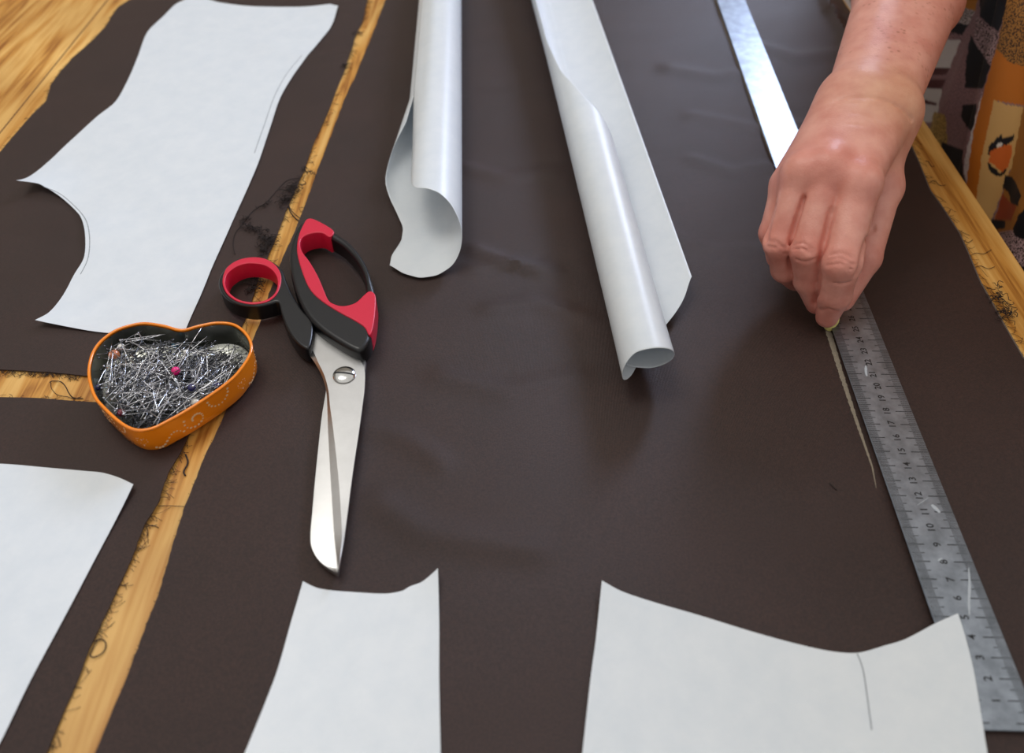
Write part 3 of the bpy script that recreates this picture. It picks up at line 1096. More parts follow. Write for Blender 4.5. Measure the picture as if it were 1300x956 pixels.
wout = wall([(0.0026, TZ), (0.0016, TZ + 0.0003), (0.0011, TZ + 0.0012), (0.0006, 0.010), (0.0004, HT - 0.0035), (0.0003, HT - 0.0015)], M['orange'], 'outer_wall', tin, cap_bottom=0, label='orange painted side with cream dots')
V = [];
n = len(rim)
Fc = []
ks = 8
mid_ring = inset(rim, 0.0008)
out_dir = inset(rim, -1.0)
for i in range(n):
    nn = (out_dir[i] - rim[i]).normalized()
    for k in range(ks):
        a = 2 * math.pi * k / ks
        q = mid_ring[i] + nn * math.cos(a) * 0.00095
        V.append((q.x, q.y, T + HT - 0.0006 + math.sin(a) * 0.0009))
for i in range(n):
    for k in range(ks):
        a = i * ks + k; b = i * ks + (k + 1) % ks; c2 = ((i + 1) % n) * ks
        Fc.append((a, c2 + k, c2 + (k + 1) % ks, b))
me = mesh_of(V, Fc)
bm = bmesh.new(); bm.from_mesh(me); bmesh.ops.recalc_face_normals(bm, faces=bm.faces[:]); bm.to_mesh(me); bm.free()
rimo = link('rolled_rim', me, M['orange'], tin)
wall([(0.0018, HT - 0.0015), (0.0019, 0.010), (0.0022, TZ + 0.0018), (0.0032, TZ + 0.0010)], M['tinsteel'], 'inner_lining', tin, cap_bottom=3, label='bare steel inside')

# dotted ornament on the outer wall: swirls of small cream dots
Lr = [0]
for i in range(n):
    Lr.append(Lr[-1] + (rim[(i + 1) % n] - rim[i]).length)
PER = Lr[-1]


def wall_pt(s, z):
    s %= PER
    i = min(n - 1, int(np.searchsorted(Lr, s, side='right')) - 1)
    t = (s - Lr[i]) / (Lr[i + 1] - Lr[i])
    p = rim[i].lerp(rim[(i + 1) % n], t)
    nn = ((out_dir[i] - rim[i]).normalized() * (1 - t) + (out_dir[(i + 1) % n] - rim[(i + 1) % n]).normalized() * t).normalized()
    p = p - nn * (0.0003 + 0.0008 * (1 - z / HT))
    return Vector((p.x, p.y, T + z)), Vector((nn.x, nn.y, 0))


V, Fc = [], []
def dot(s, z, r=0.0008):
    if z < TZ + 0.0014 or z > HT - 0.0022:
        return
    p, nn = wall_pt(s, z)
    tt = Vector((-nn.y, nn.x, 0))
    b0 = len(V)
    V.append(p + nn * 0.00025)
    for k in range(8):
        a = k * math.pi / 4
        V.append(p + tt * math.cos(a) * r + Vector((0, 0, 1)) * math.sin(a) * r + nn * 0.00008)
    for k in range(8):
        Fc.append((b0, b0 + 1 + k, b0 + 1 + (k + 1) % 8))
s = 0.0
ptt = 0
while s < PER:
    kind = ptt % 4
    if kind == 0:          # swirl
        for k in range(17):
            a = k * 0.42
            r = 0.0018 + 0.00034 * k
            dot(s + 0.008 + r * math.cos(a), 0.0125 + r * math.sin(a))
    elif kind == 1:        # wavy line
        for k in range(11):
            dot(s + k * 0.0017, 0.0085 + 0.0035 * math.sin(k * 0.55))
    elif kind == 2:        # small heart
        for k in range(14):
            a = k * 2 * math.pi / 14
            x = 16 * math.sin(a) ** 3; y = 13 * math.cos(a) - 5 * math.cos(2 * a) - 2 * math.cos(3 * a) - math.cos(4 * a)
            dot(s + 0.007 + x * 0.00022, 0.0120 + y * 0.00022, 0.00032)
    else:                  # arc near the rim
        for k in range(10):
            a = math.pi + k * math.pi / 9
            dot(s + 0.008 + 0.007 * math.cos(a), 0.0185 + 0.007 * math.sin(a))
    s += 0.0165
    ptt += 1
link('dotted_ornament', mesh_of(V, Fc), M['dots'], wout, smooth=False)
# cream flecks on the rim
V, Fc = [], []

# ------------------------------------------------------------------ pins
inner = inset(rim, 0.0034)
ipoly = [(p.x, p.y) for p in inner]
def in_tin(p):
    return bool(inside(ipoly, np.array([p[0]]), np.array([p[1]]))[0])
def dist_wall(p):
    return min(math.hypot(p[0] - q[0], p[1] - q[1]) for q in ipoly[::2])


# the heap is lower towards the tin's right lobe
hi_r = P(308, 440, 0.01).xy
def heap(x, y):
    d = (Vector((x, y)) - hi_r).length
    return 0.0155 * min(1, max(0.22, (d - 0.004) / 0.034))


def pin_mesh(L_, rh=0.0008, head=True, bend=0.0, rs=0.00026):
    pts = [(-L_ / 2 + L_ * i / 6, bend * math.sin(math.pi * i / 6), 0) for i in range(7)]
    V, Fc = tube_mesh([pts], lambda t: rs if t < 0.93 else rs * 0.25, 6)
    if head:
        b0 = len(V)
        rings = [(-1, 0.05), (-0.7, 0.7), (0, 1), (0.7, 0.7), (1, 0.05)]
        for z, r in rings:
            for k in range(6):
                a = k * math.pi / 3
                V.append(Vector((-L_ / 2 + z * rh * 0.8, math.cos(a) * r * rh, math.sin(a) * r * rh)))
        for i in range(4):
            for k in range(6):
                a = b0 + i * 6 + k; b = b0 + i * 6 + (k + 1) % 6
                Fc.append((a, b, b + 6, a + 6))
    return mesh_of(V, Fc)


pin_meshes = []
for L_, bd in ((0.026, 0), (0.027, 0.0006), (0.024, 0), (0.022, -0.0007), (0.030, 0.0)):
    me = pin_mesh(L_, bend=bd)
    me.materials.append(M['pin'] if len(pin_meshes) in (0, 3, 4) else M['pinshade']); me.shade_smooth()
    pin_meshes.append((me, L_))


def pin_place(top):
    """random resting pose with both ends inside the tin"""
    for _ in range(400):
        x = random.uniform(min(p[0] for p in ipoly), max(p[0] for p in ipoly))
        y = random.uniform(min(p[1] for p in ipoly), max(p[1] for p in ipoly))
        if not in_tin((x, y)):
            continue
        mi = random.randrange(5)
        L_ = pin_meshes[mi][1] + 0.0012
        a = random.uniform(0, 2 * math.pi) if random.random() < 0.65 else random.gauss(1.2, 0.5)
        tilt = random.gauss(0, 0.16)
        ca, sa = math.cos(a) * math.cos(tilt), math.sin(a) * math.cos(tilt)
        e1 = (x + ca * L_ / 2, y + sa * L_ / 2); e2 = (x - ca * L_ / 2, y - sa * L_ / 2)
        if not (in_tin(e1) and in_tin(e2)):
            continue
        h = heap(x, y)
        zc = TZ + 0.0016 + h * (random.uniform(0.72, 1.0) if top else random.uniform(0.05, 0.8))
        zc = max(zc, TZ + 0.0020 + abs(math.sin(tilt)) * L_ / 2)
        return (x, y, T + zc), a, tilt, mi
    return None


from mathutils import Euler
first = {}
cnt = 0
while cnt < 290:
    r = pin_place(True)
    if r is None:
        continue
    loc, a, tilt, mi = r
    if mi not in first:
        ob = bpy.data.objects.new('dressmaking_pin', pin_meshes[mi][0]); first[mi] = ob
    else:
        ob = first[mi].copy()
    C.objects.link(ob)
    ob.location = loc
    ob.rotation_euler = Euler((0, -tilt, a), 'XYZ')
    tag(ob, 'plain steel dressmaking pin in the heap inside the orange heart tin', 'pin', 'plain steel pins heaped in the heart tin')
    cnt += 1
V, Fc = [], []
for _ in range(430):
    r = pin_place(False)
    if r is None:
        continue
    loc, a, tilt, mi = r
    mat = Matrix.Translation(loc) @ Euler((0, -tilt, a), 'XYZ').to_matrix().to_4x4()
    b0 = len(V)
    for v in pin_meshes[mi][0].vertices:
        V.append(mat @ v.co)
    for p in pin_meshes[mi][0].polygons:
        Fc.append(tuple(b0 + i for i in p.vertices))
o = link('pin_heap', mesh_of(V, Fc), M['pinshade'])  # lower pins darkened in colour, standing in for shade
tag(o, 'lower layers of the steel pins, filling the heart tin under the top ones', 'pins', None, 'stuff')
set_origin(o, Vector((cen.x, cen.y, T + 0.005)))


def bead_pin(px, py, mat, label, r, ang, tilt, h=0.0175, L_=0.028):
    c = P(px, py, h)
    o = thing('ball_head_pin', label, 'pin', c)
    d = Vector((math.cos(ang) * math.cos(tilt), math.sin(ang) * math.cos(tilt), math.sin(tilt)))
    V, Fc = tube_mesh([[c, c + d * L_]], 0.0003, 6)
    link('shaft', mesh_of(V, Fc), M['pin'], o)
    bm = bmesh.new(); bmesh.ops.create_uvsphere(bm, u_segments=20, v_segments=12, radius=r)
    me = bpy.data.meshes.new('bead'); bm.to_mesh(me); bm.free()
    me.transform(Matrix.Translation(c))
    link('bead_head', me, mat, o)
    return o


bead_pin(223, 471, M['pink'], 'pin with a bright pink ball head in the tin', 0.0026, 1.35, 0.12, 0.0195, 0.022)
bead_pin(243.5, 492.5, M['navy'], 'pin with a dark blue ball head right of centre in the tin', 0.0024, 1.45, 0.15, 0.0190)
bead_pin(248, 511, M['pearl'], 'pin with a pearl white ball head by the near rim of tin', 0.0024, 2.6, 0.05, 0.0170)
bead_pin(145, 451, M['copper'], 'pin with a copper bead head at the far left of tin', 0.0034, -0.6, 0.0, 0.0170)
bead_pin(154, 441, M['pearl'], 'pin with a clear whitish bead, just above the copper one', 0.0024, -0.7, 0.02, 0.0165)
bead_pin(222, 439, M['teal'], 'pin with a dull blue head near the far rim', 0.0020, -0.3, 0.0, 0.0150)
bead_pin(236, 447, M['pearl'], 'pin with a small white head standing above the far pins', 0.0016, 1.2, 0.25, 0.0170, 0.020)
bead_pin(154, 524, M['wine'], 'pin with a wine red head low by the near left rim', 0.0022, 1.2, 0.1, 0.0150)
bead_pin(124, 492, M['navy'], 'pin with a dark blue head against the left rim', 0.0018, 0.9, 0.0, 0.0140)
bead_pin(276, 490, M['navy'], 'pin with a dark blue head near the right rim', 0.0020, 2.5, 0.0, 0.0155)

# small safety pin loop at the back of the tin
c = P(176, 430, 0.0185)
pts = []
for k in range(15):
    a = k * 2 * math.pi / 12
    pts.append(c + Vector((math.cos(a) * 0.0018, math.sin(a) * 0.0010, math.sin(a) * 0.0016 + 0.001 + 0.0001 * k)))
pts = [c + Vector((-0.003, -0.002, -0.010))] + pts + [c + Vector((0.006, -0.004, -0.010))]
V, Fc = tube_mesh([catmull([tuple(p) for p in pts], 3, False)], 0.0003, 6)
o = link('safety_pin', mesh_of(V, Fc), M['pin']); set_origin(o, c)
tag(o, 'small safety pin with its coil poking up at the back of the tin', 'safety pin')

# ------------------------------------------------------------------ loose threads
def thread(px, label, r=0.00022, h=0.0004, cl=True, group=None, wob=0.0):
    pts = []
    for i, (x, y) in enumerate(px):
        q = P(x, y)
        pts.append((q.x + random.uniform(-wob, wob), q.y + random.uniform(-wob, wob), 0))
    q = catmull(pts, 6, False)
    pth = []
    for i, p in enumerate(q):
        z = (fz(p.x, p.y) if cl else 0.0003) + h + 0.0006 * abs(noise.noise(Vector((p.x * 200, p.y * 200, 2))))
        pth.append(Vector((p.x, p.y, T + z)))
    V, Fc = tube_mesh([pth], r, 5)
    o = link('loose_thread', mesh_of(V, Fc), M['thread'])
    set_origin(o, pth[len(pth) // 2])
    tag(o, label, 'thread', group)
    return o


def lint(cx, cy, n, spread, label, elong=(1, 0), r=0.00024):
    """a fluffy tangle of many thread ends: one thing"""
    c = P(cx, cy)
    paths = []
    for _ in range(int(n * 0.55)):
        s = random.gauss(0, 1) * spread * 1.0
        p = Vector((c.x + elong[0] * s + random.gauss(0, spread * 0.28), c.y + elong[1] * s + random.gauss(0, spread * 0.35), 0))
        pts = []
        a = random.uniform(0, 6.28)
        for k in range(5):
            pts.append((p.x, p.y, T + fz(p.x, p.y) + 0.0005 + random.random() * 0.0022))
            a += random.uniform(-1.3, 1.3)
            p = p + Vector((math.cos(a), math.sin(a), 0)) * spread * 0.35
        paths.append(catmull(pts, 3, False))
    V, Fc = tube_mesh(paths, r, 4)
    o = link('thread_tangle', mesh_of(V, Fc), M['thread'])
    set_origin(o, Vector((c.x, c.y, T + 0.001)))
    tag(o, label, 'thread tangle')
    return o


thread([(381, 229), (366, 232), (352, 246), (338, 260), (322, 270), (312, 282), (304, 292), (299, 300), (296, 312), (300, 326)], 'long wispy thread running from the gap towards the scissor ring', 0.00025, wob=0.0006)
lint(337, 263, 16, 0.0028, 'small lint speck midway along the long wispy thread', (0.7, 0.6))
lint(315, 281, 18, 0.0030, 'small lint speck at the left end of the wispy thread', (0.7, 0.6))
lint(323, 294, 50, 0.0040, 'dark elongated lint roll above the scissor thumb ring', (0.95, -0.35))
lint(341, 308, 70, 0.0052, 'fluffy dark thread tangle touching the top of the thumb ring', (0.4, -0.8))
lint(335, 320, 40, 0.0040, 'dark thread tangle just behind the thumb ring', (0.3, -0.8))
lint(372, 243, 70, 0.0058, 'dark fray tangle along the gap edge above the scissors', (0.35, 0.9))
lint(366, 256, 50, 0.0045, 'fray clump on the gap edge beside the curled thread', (0.3, 0.9))
lint(389, 220, 30, 0.0035, 'small tangle lying across the wood gap, farthest up of the clumps', (0.9, -0.4))
lint(440, 86, 22, 0.0035, 'dark lint tuft on the wood strip right of the large pattern', (0.6, 0.3))
lint(455, 45, 16, 0.0028, 'little dark tuft near the top of the wood strip', (0.6, 0.3))
lint(324, 366, 70, 0.0050, 'dark fluff seen through the scissor thumb ring', (0.2, 0.9))
thread([(366, 262), (369, 270), (375, 278), (383, 283), (391, 284)], 'thick dark thread curling under the large scissor bow', 0.00045, cl=False)
thread([(366, 259), (370, 268), (377, 275), (385, 281)], 'second curling thread beside the thick one in the gap', 0.0003, cl=False)
thread([(382, 269), (380, 266), (383, 264), (386, 266), (385, 269), (381, 270)], 'tiny ring shaped thread end on bare wood beside the large bow', 0.00016, cl=False)
thread([(64, 487), (67, 485), (78, 486), (84, 492), (88, 500), (94, 506), (106, 507)], 'looped dark thread on the bare wood left of the tin', 0.0003, cl=False)
thread([(65, 487), (66, 494), (73, 502), (86, 505), (95, 507), (104, 505)], 'thinner thread arc beside the loop left of the tin', 0.0002, cl=False)
thread([(120, 816), (129, 812), (135, 818), (132, 829), (122, 835), (115, 833), (119, 824), (124, 815)], 'dark thread ring at the bottom of the wood gap', 0.0003, cl=False)
thread([(202, 643), (215, 643), (234, 644)], 'straight thin thread across the wood gap under the tin', 0.00016, cl=False)
thread([(185, 665), (193, 669), (200, 667)], 'short thread on the left of the gap below the straight one', 0.0002, cl=False)
thread([(186, 670), (194, 668), (202, 671)], 'short thread just beneath its twin on the gap edge', 0.0002, cl=False)
thread([(150, 742), (158, 744), (163, 741)], 'short thread on the gap edge above the thread ring', 0.0002, cl=False)
thread([(236, 578), (239, 588), (234, 600), (236, 605)], 'dark thread bit on the wood right under the tin', 0.0005, cl=False)
thread([(421, 112), (425, 119), (422, 126)], 'tiny hooked thread on the wood strip beside the large pattern', 0.0002, cl=False)
thread([(1051, 617), (1056, 621), (1061, 625)], 'single dark lint hair on the plain cloth left of the ruler', 0.00025)
k = 0
for (x0, y0, x1, y1, lb) in [(1216, 309, 1234, 306, 'farthest of the loose threads over the right table edge'), (1228, 328, 1258, 318, 'long loose thread over the right table edge'),
                             (1236, 341, 1262, 340, 'third loose thread over the right table edge, with a straight end'), (1262, 377, 1290, 392, 'curly thread over the right table edge near its lower end'),
                             (1174, 206, 1186, 212, 'short dark thread near the hand on the right table edge'), (1180, 232, 1200, 236, 'wavy thread on the right table edge beside the dress')]:
    thread([(x0, y0), ((x0 * 2 + x1) / 3, (y0 * 2 + y1) / 3 - 2), ((x0 + 2 * x1) / 3, (y0 + y1 * 2) / 3 + 2), (x1, y1)], lb, 0.00022, cl=False)
lint(1278, 400, 60, 0.0050, 'dark fray tuft at the lower end of the right cloth edge', (0.3, 0.9))
lint(1262, 376, 40, 0.0045, 'dark fray tuft midway along the right cloth edge', (0.3, 0.9))

# ------------------------------------------------------------------ person: hand and arm as one signed-distance surface
H = {}
def J(px, py, h):
    return np.array(P(px, py, h), dtype=float)


VOX = 0.00105
LO = np.array([0.13, 0.335, T - 0.002]); HI = np.array([0.49, 0.93, T + 0.40])
SH = tuple(((HI - LO) / VOX).astype(int))
D = np.full(SH, 1.0, np.float32)


def box_idx(p, r):
    a = np.maximum(0, ((np.min(p, 0) - r - LO) / VOX).astype(int))
    b = np.minimum(SH, ((np.max(p, 0) + r - LO) / VOX).astype(int) + 1)
    return a, b


def coords(a, b):
    return np.meshgrid(*[(LO[i] + VOX * np.arange(a[i], b[i])).astype(np.float32) for i in range(3)], indexing='ij', sparse=True)


def smin_into(a, b, d, k):
    s = D[a[0]:b[0], a[1]:b[1], a[2]:b[2]]
    h = np.clip(0.5 + 0.5 * (s - d) / k, 0, 1)
    s[...] = s * (1 - h) + d * h - k * h * (1 - h)


def cone_d(p, q, r1, r2, X, Y, Z):
    ab = q - p
    l2 = float(ab @ ab)
    t = np.clip(((X - p[0]) * ab[0] + (Y - p[1]) * ab[1] + (Z - p[2]) * ab[2]) / l2, 0, 1)
    d = np.sqrt((X - p[0] - t * ab[0]) ** 2 + (Y - p[1] - t * ab[1]) ** 2 + (Z - p[2] - t * ab[2]) ** 2)
    return d - (r1 + (r2 - r1) * t)


def cone(p, q, r1, r2, k=0.004):
    a, b = box_idx(np.array([p, q]), max(r1, r2) + 0.022)
    X, Y, Z = coords(a, b)
    smin_into(a, b, cone_d(p, q, r1, r2, X, Y, Z), k)


def finger(js, rs, k=0.003, kroot=0.006):
    """one finger as its own smooth chain, then joined to the hand"""
    js = [np.array(j) for j in js]
    a, b = box_idx(np.array(js), max(rs) + 0.016)
    X, Y, Z = coords(a, b)
    d = None
    for i in range(len(js) - 1):
        e = cone_d(js[i], js[i + 1], rs[i], rs[i + 1], X, Y, Z)
        if d is None:
            d = e
        else:
            h = np.clip(0.5 + 0.5 * (d - e) / k, 0, 1)
            d = d * (1 - h) + e * h - k * h * (1 - h)
    return a, b, d


# wrist and forearm: a broad flattened tube
WR = J(1103, 135, 0.098)
lat = np.array([0.90, -0.40, -0.05]); lat /= np.linalg.norm(lat)
F0 = J(1152, 0, 0.112)
ax = (F0 - WR); axl = np.linalg.norm(ax); ax /= axl
EL = WR + ax * 0.245 + np.array([0.0, 0, 0.008])
SHd = np.array([0.462, EL[1] + 0.075, EL[2] + 0.25])
lat = lat - ax * (lat @ ax); lat /= np.linalg.norm(lat)
for s, kk in ((-1, 1), (1, 1), (0, 1)):
    cone(WR + lat * 0.0100 * s, F0 + lat * 0.0155 * s, 0.0190, 0.0225, 0.012)
    cone(F0 + lat * 0.0155 * s, EL + lat * 0.016 * s, 0.0225, 0.0300, 0.012)
cone(EL, SHd, 0.0400, 0.0480, 0.02)
# palm: wrist to each knuckle
MCP = dict(index=J(1089, 235, 0.088), middle=J(1052, 216, 0.092), ring=J(1018, 222, 0.086), little=J(999, 236, 0.072))
WJ = {'index': WR + lat * 0.012 - ax * 0.006, 'middle': WR + lat * 0.003, 'ring': WR - lat * 0.008, 'little': WR - lat * 0.014 + np.array([0, 0, -0.004])}
for nm, r in (('index', 0.0118), ('middle', 0.0112), ('ring', 0.0108), ('little', 0.0105)):
    cone(WJ[nm], MCP[nm], 0.0180, r, 0.014)
# palm bulk underneath
cone(WR + np.array([0, -0.01, -0.012]), (MCP['middle'] + MCP['ring']) / 2 + np.array([0.004, 0.012, -0.016]), 0.016, 0.014, 0.014)
# thumb base
TH0 = J(1122, 168, 0.086); TH1 = J(1120, 238, 0.064); TH2 = J(1097, 327, 0.040); TH3 = J(1069, 380, 0.017)
cone(WR + lat * 0.016, TH0, 0.0145, 0.0145, 0.012)
cone(TH0, TH1, 0.0145, 0.0120, 0.010)
cone((MCP['index'] + WR) / 2 + np.array([0, 0, -0.012]), TH1, 0.012, 0.0095, 0.010)
FING = dict(
    little=([MCP['little'], J(981, 296, 0.046), J(989, 326, 0.030), J(1001, 344, 0.018)], [0.0100, 0.0085, 0.0076, 0.0066]),
    ring=([MCP['ring'], J(989, 309, 0.053), J(996, 342, 0.031), J(1009, 356, 0.016)], [0.0105, 0.0094, 0.0083, 0.0070]),
    middle=([MCP['middle'], J(1024, 318, 0.057), J(1026, 356, 0.033), J(1037, 385, 0.0155)], [0.0108, 0.0099, 0.0087, 0.0072]),
    index=([MCP['index'], J(1068, 333, 0.058), J(1059, 374, 0.033), J(1050, 402, 0.0145)], [0.0124, 0.0118, 0.0102, 0.0072]),
    thumb=([TH1, TH2, TH3], [0.0122, 0.0106, 0.0080]),
)
for nm, (js, rs) in FING.items():
    print(nm, [round(float(np.linalg.norm(js[i + 1] - js[i])) * 100, 1) for i in range(len(js) - 1)])
print('wrist-mcp', {k_: round(float(np.linalg.norm(v - WR)) * 100, 1) for k_, v in MCP.items()})
# fingers stay separate from each other: hard union among them, soft union with the palm
palm = D.copy()
fa, fb = box_idx(np.array([j for js, rs in FING.values() for j in js]), 0.03)
FD = np.full(tuple(fb - fa), 1.0, np.float32)
for nm, (js, rs) in FING.items():
    a, b, d = finger(js, rs)
    sl = tuple(slice(a[i] - fa[i], b[i] - fa[i]) for i in range(3))
    s = FD[sl]
    k = 0.0010
    h = np.clip(0.5 + 0.5 * (s - d) / k, 0, 1)
    s[...] = s * (1 - h) + d * h - k * h * (1 - h)
smin_into(fa, fb, FD, 0.0045)
# knuckle bumps
for c_, r in ((MCP['index'] + np.array([0, -0.002, 0.0035]), 0.0105), (MCP['middle'] + np.array([0, 0, 0.003]), 0.0102), (MCP['ring'] + np.array([0, 0, 0.0028]), 0.0095)):
    cone(c_, c_ + np.array([0.0002, 0.0002, 0]), r, r, 0.009)


def carve(pts, w, depth):
    """a crease: pushes the surface in along a polyline"""
    pts = [np.array(p) for p in pts]
    a, b = box_idx(np.array(pts), 4 * w)
    X, Y, Z = coords(a, b)
    dd = None
    for i in range(len(pts) - 1):
        e = cone_d(pts[i], pts[i + 1], 0, 0, X, Y, Z)
        dd = e if dd is None else np.minimum(dd, e)
    D[a[0]:b[0], a[1]:b[1], a[2]:b[2]] += depth * np.exp(-(dd / w) ** 2)


def march(p, r):
    """from the camera along a ray to the hand's surface"""
    lo = None
    o = np.array(CAM); rr = np.array(r)
    for s in np.arange(0.2, 1.2, 0.0006):
        q = o + rr * s
        i = ((q - LO) / VOX).astype(int)
        if (i < 0).any() or (i >= SH).any():
            continue
        if D[tuple(i)] < 0:
            return q
    return None


def px_crease(px, w, depth):
    pts = [march(CAM, ray(x, y)) for x, y in px]
    pts = [p for p in pts if p is not None]
    if len(pts) > 1:
        carve(pts, w, depth)


px_crease([(1060, 128), (1080, 123), (1105, 123), (1128, 129), (1146, 140), (1157, 152)], 0.0012, 0.0020)
px_crease([(1050, 136), (1070, 131), (1090, 130)], 0.0011, 0.0005)
px_crease([(1080, 141), (1100, 146), (1122, 157), (1134, 170)], 0.0011, 0.0006)
px_crease([(1075, 158), (1098, 160), (1118, 168)], 0.0011, 0.0004)
for seg in ([(1052, 331), (1066, 327), (1083, 336)], [(1050, 337), (1066, 334), (1080, 341)], [(1055, 354), (1066, 360), (1080, 357)], [(1056, 324), (1068, 321), (1082, 328)],
            [(1008, 311), (1020, 309), (1033, 318)], [(1007, 316), (1020, 316), (1032, 323)], [(1012, 328), (1022, 332), (1034, 328)],
            [(972, 306), (984, 307), (996, 315)], [(972, 312), (984, 314), (996, 321)], [(1043, 393), (1052, 391), (1062, 395)]):
    px_crease(seg, 0.0010, 0.0013)


for gap in ([(1021, 252), (1012, 280), (1005, 305), (1003, 330), (1007, 352)], [(1056, 268), (1050, 292), (1045, 315), (1042, 345), (1038, 370), (1036, 384)],
            [(1108, 290), (1100, 306), (1094, 330), (1088, 350)], [(984, 262), (977, 285), (974, 305)]):
    px_crease(gap, 0.0018, 0.0034)


def surface_nets(D):
    ins = D < 0
    c = [ins[i:ins.shape[0] - 1 + i, j:ins.shape[1] - 1 + j, k:ins.shape[2] - 1 + k] for i in (0, 1) for j in (0, 1) for k in (0, 1)]
    any_ = c[0].copy(); all_ = c[0].copy()
    for q in c[1:]:
        any_ |= q; all_ &= q
    act = any_ & ~all_
    idx = np.argwhere(act)
    vid = np.full(act.shape, -1, np.int32)
    vid[act] = np.arange(len(idx))
    off = [(i, j, k) for i in (0, 1) for j in (0, 1) for k in (0, 1)]
    val = np.stack([D[idx[:, 0] + o[0], idx[:, 1] + o[1], idx[:, 2] + o[2]] for o in off], 1)
    acc = np.zeros((len(idx), 3)); cntr = np.zeros(len(idx))
    for ia in range(8):
        for ib in range(ia + 1, 8):
            if sum(abs(off[ia][t] - off[ib][t]) for t in range(3)) != 1:
                continue
            va, vb = val[:, ia], val[:, ib]
            m = (va < 0) != (vb < 0)
            t = np.where(m, va / np.where(m, va - vb, 1), 0)
            p = np.array(off[ia])[None] + t[:, None] * (np.array(off[ib]) - np.array(off[ia]))[None]
            acc[m] += p[m]; cntr[m] += 1
    V = LO + VOX * (idx + acc / cntr[:, None])
    quads = []
    for ax_ in range(3):
        sl0 = [slice(None)] * 3; sl1 = [slice(None)] * 3
        sl0[ax_] = slice(0, -1); sl1[ax_] = slice(1, None)
        chg = ins[tuple(sl0)] != ins[tuple(sl1)]
        e = np.argwhere(chg)
        u, v = [t for t in range(3) if t != ax_]
        ok = (e[:, u] > 0) & (e[:, v] > 0) & (e[:, u] < ins.shape[u] - 1) & (e[:, v] < ins.shape[v] - 1)
        e = e[ok]
        q = []
        for du, dv in ((-1, -1), (0, -1), (0, 0), (-1, 0)):
            f = e.copy(); f[:, u] += du; f[:, v] += dv
            q.append(vid[f[:, 0], f[:, 1], f[:, 2]])
        q = np.stack(q, 1)
        inn = ins[e[:, 0], e[:, 1], e[:, 2]]
        if ax_ == 1:
            inn = ~inn
        q[~inn] = q[~inn][:, ::-1]
        quads.append(q)
    return V, np.concatenate(quads)


Vh, Qh = surface_nets(D)
# light smoothing
nv = len(Vh)
for _ in range(2):
    acc = np.zeros_like(Vh); cn = np.zeros(nv)
    for i in range(4):
        a, b = Qh[:, i], Qh[:, (i + 1) % 4]
        np.add.at(acc, a, Vh[b]); np.add.at(cn, a, 1)
        np.add.at(acc, b, Vh[a]); np.add.at(cn, b, 1)
    Vh = Vh * 0.55 + 0.45 * acc / cn[:, None]
me = bpy.data.meshes.new('body')
me.vertices.add(nv); me.vertices.foreach_set('co', Vh.astype(np.float32).ravel())
me.loops.add(Qh.size); me.loops.foreach_set('vertex_index', Qh.astype(np.int32).ravel())
me.polygons.add(len(Qh)); me.polygons.foreach_set('loop_start', np.arange(0, Qh.size, 4, dtype=np.int32))
me.update(calc_edges=True); me.validate()
# skin tone: real differences in skin colour (ruddy knuckles and fingertips, tanner wrist)
base = np.array([228, 168, 152.]) ; red_ = np.array([214, 128, 112.]); tan = np.array([216, 168, 130.])
colr = np.tile(base, (nv, 1))
def blend(c0, target, r, amt):
    d = np.linalg.norm(Vh - np.array(c0), axis=1)
    w = (amt * np.exp(-(d / r) ** 2))[:, None]
    colr[:] = colr * (1 - w) + target * w
for nm, (js, rs) in FING.items():
    for i, j in enumerate(js):
        blend(j, red_, 0.014 if i < 2 else 0.012, 0.45 if i != 1 else 0.55)
blend(MCP['middle'], red_, 0.017, 0.45)
blend(MCP['index'], red_, 0.013, 0.35)
blend(WR + np.array([0.006, -0.015, 0.012]), tan, 0.03, 0.7)
al = np.clip((Vh - WR) @ ax / 0.03, 0, 1)
rgb = colr / 255
rgb = np.where(rgb <= 0.04045, rgb / 12.92, ((rgb + 0.055) / 1.055) ** 2.4)
ca = me.color_attributes.new('Col', 'FLOAT_COLOR', 'POINT')
ca.data.foreach_set('color', np.concatenate([rgb, al[:, None]], 1).astype(np.float32).ravel())
person = thing('person', 'person in a printed dress leaning in, bare forearm and hand chalking beside the ruler', 'person', (0.52, 0.78, 0))
body = link('body', me, M['skin'], person)
body['label'] = 'bare right forearm and hand pinching the chalk'

# index fingernail, seen foreshortened at the tip
def nail(px, w, l, parent):
    c_ = march(CAM, ray(*px))
    js = FING['index'][0]
    t = Vector(js[3] - js[2]).normalized()
    out = Vector(CAM - Vector(c_)); out = (out - t * out.dot(t)).normalized()
    sd = t.cross(out)
    V, Fc = [], []
    m_ = 9
    for i in range(m_):
        for j in range(m_):
            a = (i / (m_ - 1) - 0.5) * 2; b_ = (j / (m_ - 1) - 0.5) * 2
            # rounded plate
            k_ = math.sqrt(max(0, 1 - (abs(b_) ** 3) * 0.35))
            V.append(Vector(c_) + sd * a * w / 2 * k_ + t * b_ * l / 2 * math.sqrt(max(0.2, 1 - abs(a) ** 2.5 * 0.5)) + out * (0.0006 - 0.0020 * a * a - 0.0004 * b_ * b_))
    for i in range(m_ - 1):
        for j in range(m_ - 1):
            Fc.append((i * m_ + j, (i + 1) * m_ + j, (i + 1) * m_ + j + 1, i * m_ + j + 1))
    o = link('fingernail', mesh_of(V, Fc), M['nail'], parent)
    md = o.modifiers.new('t', 'SOLIDIFY'); md.thickness = 0.0006
    return o
nail((1049.5, 398), 0.0095, 0.0095, body)

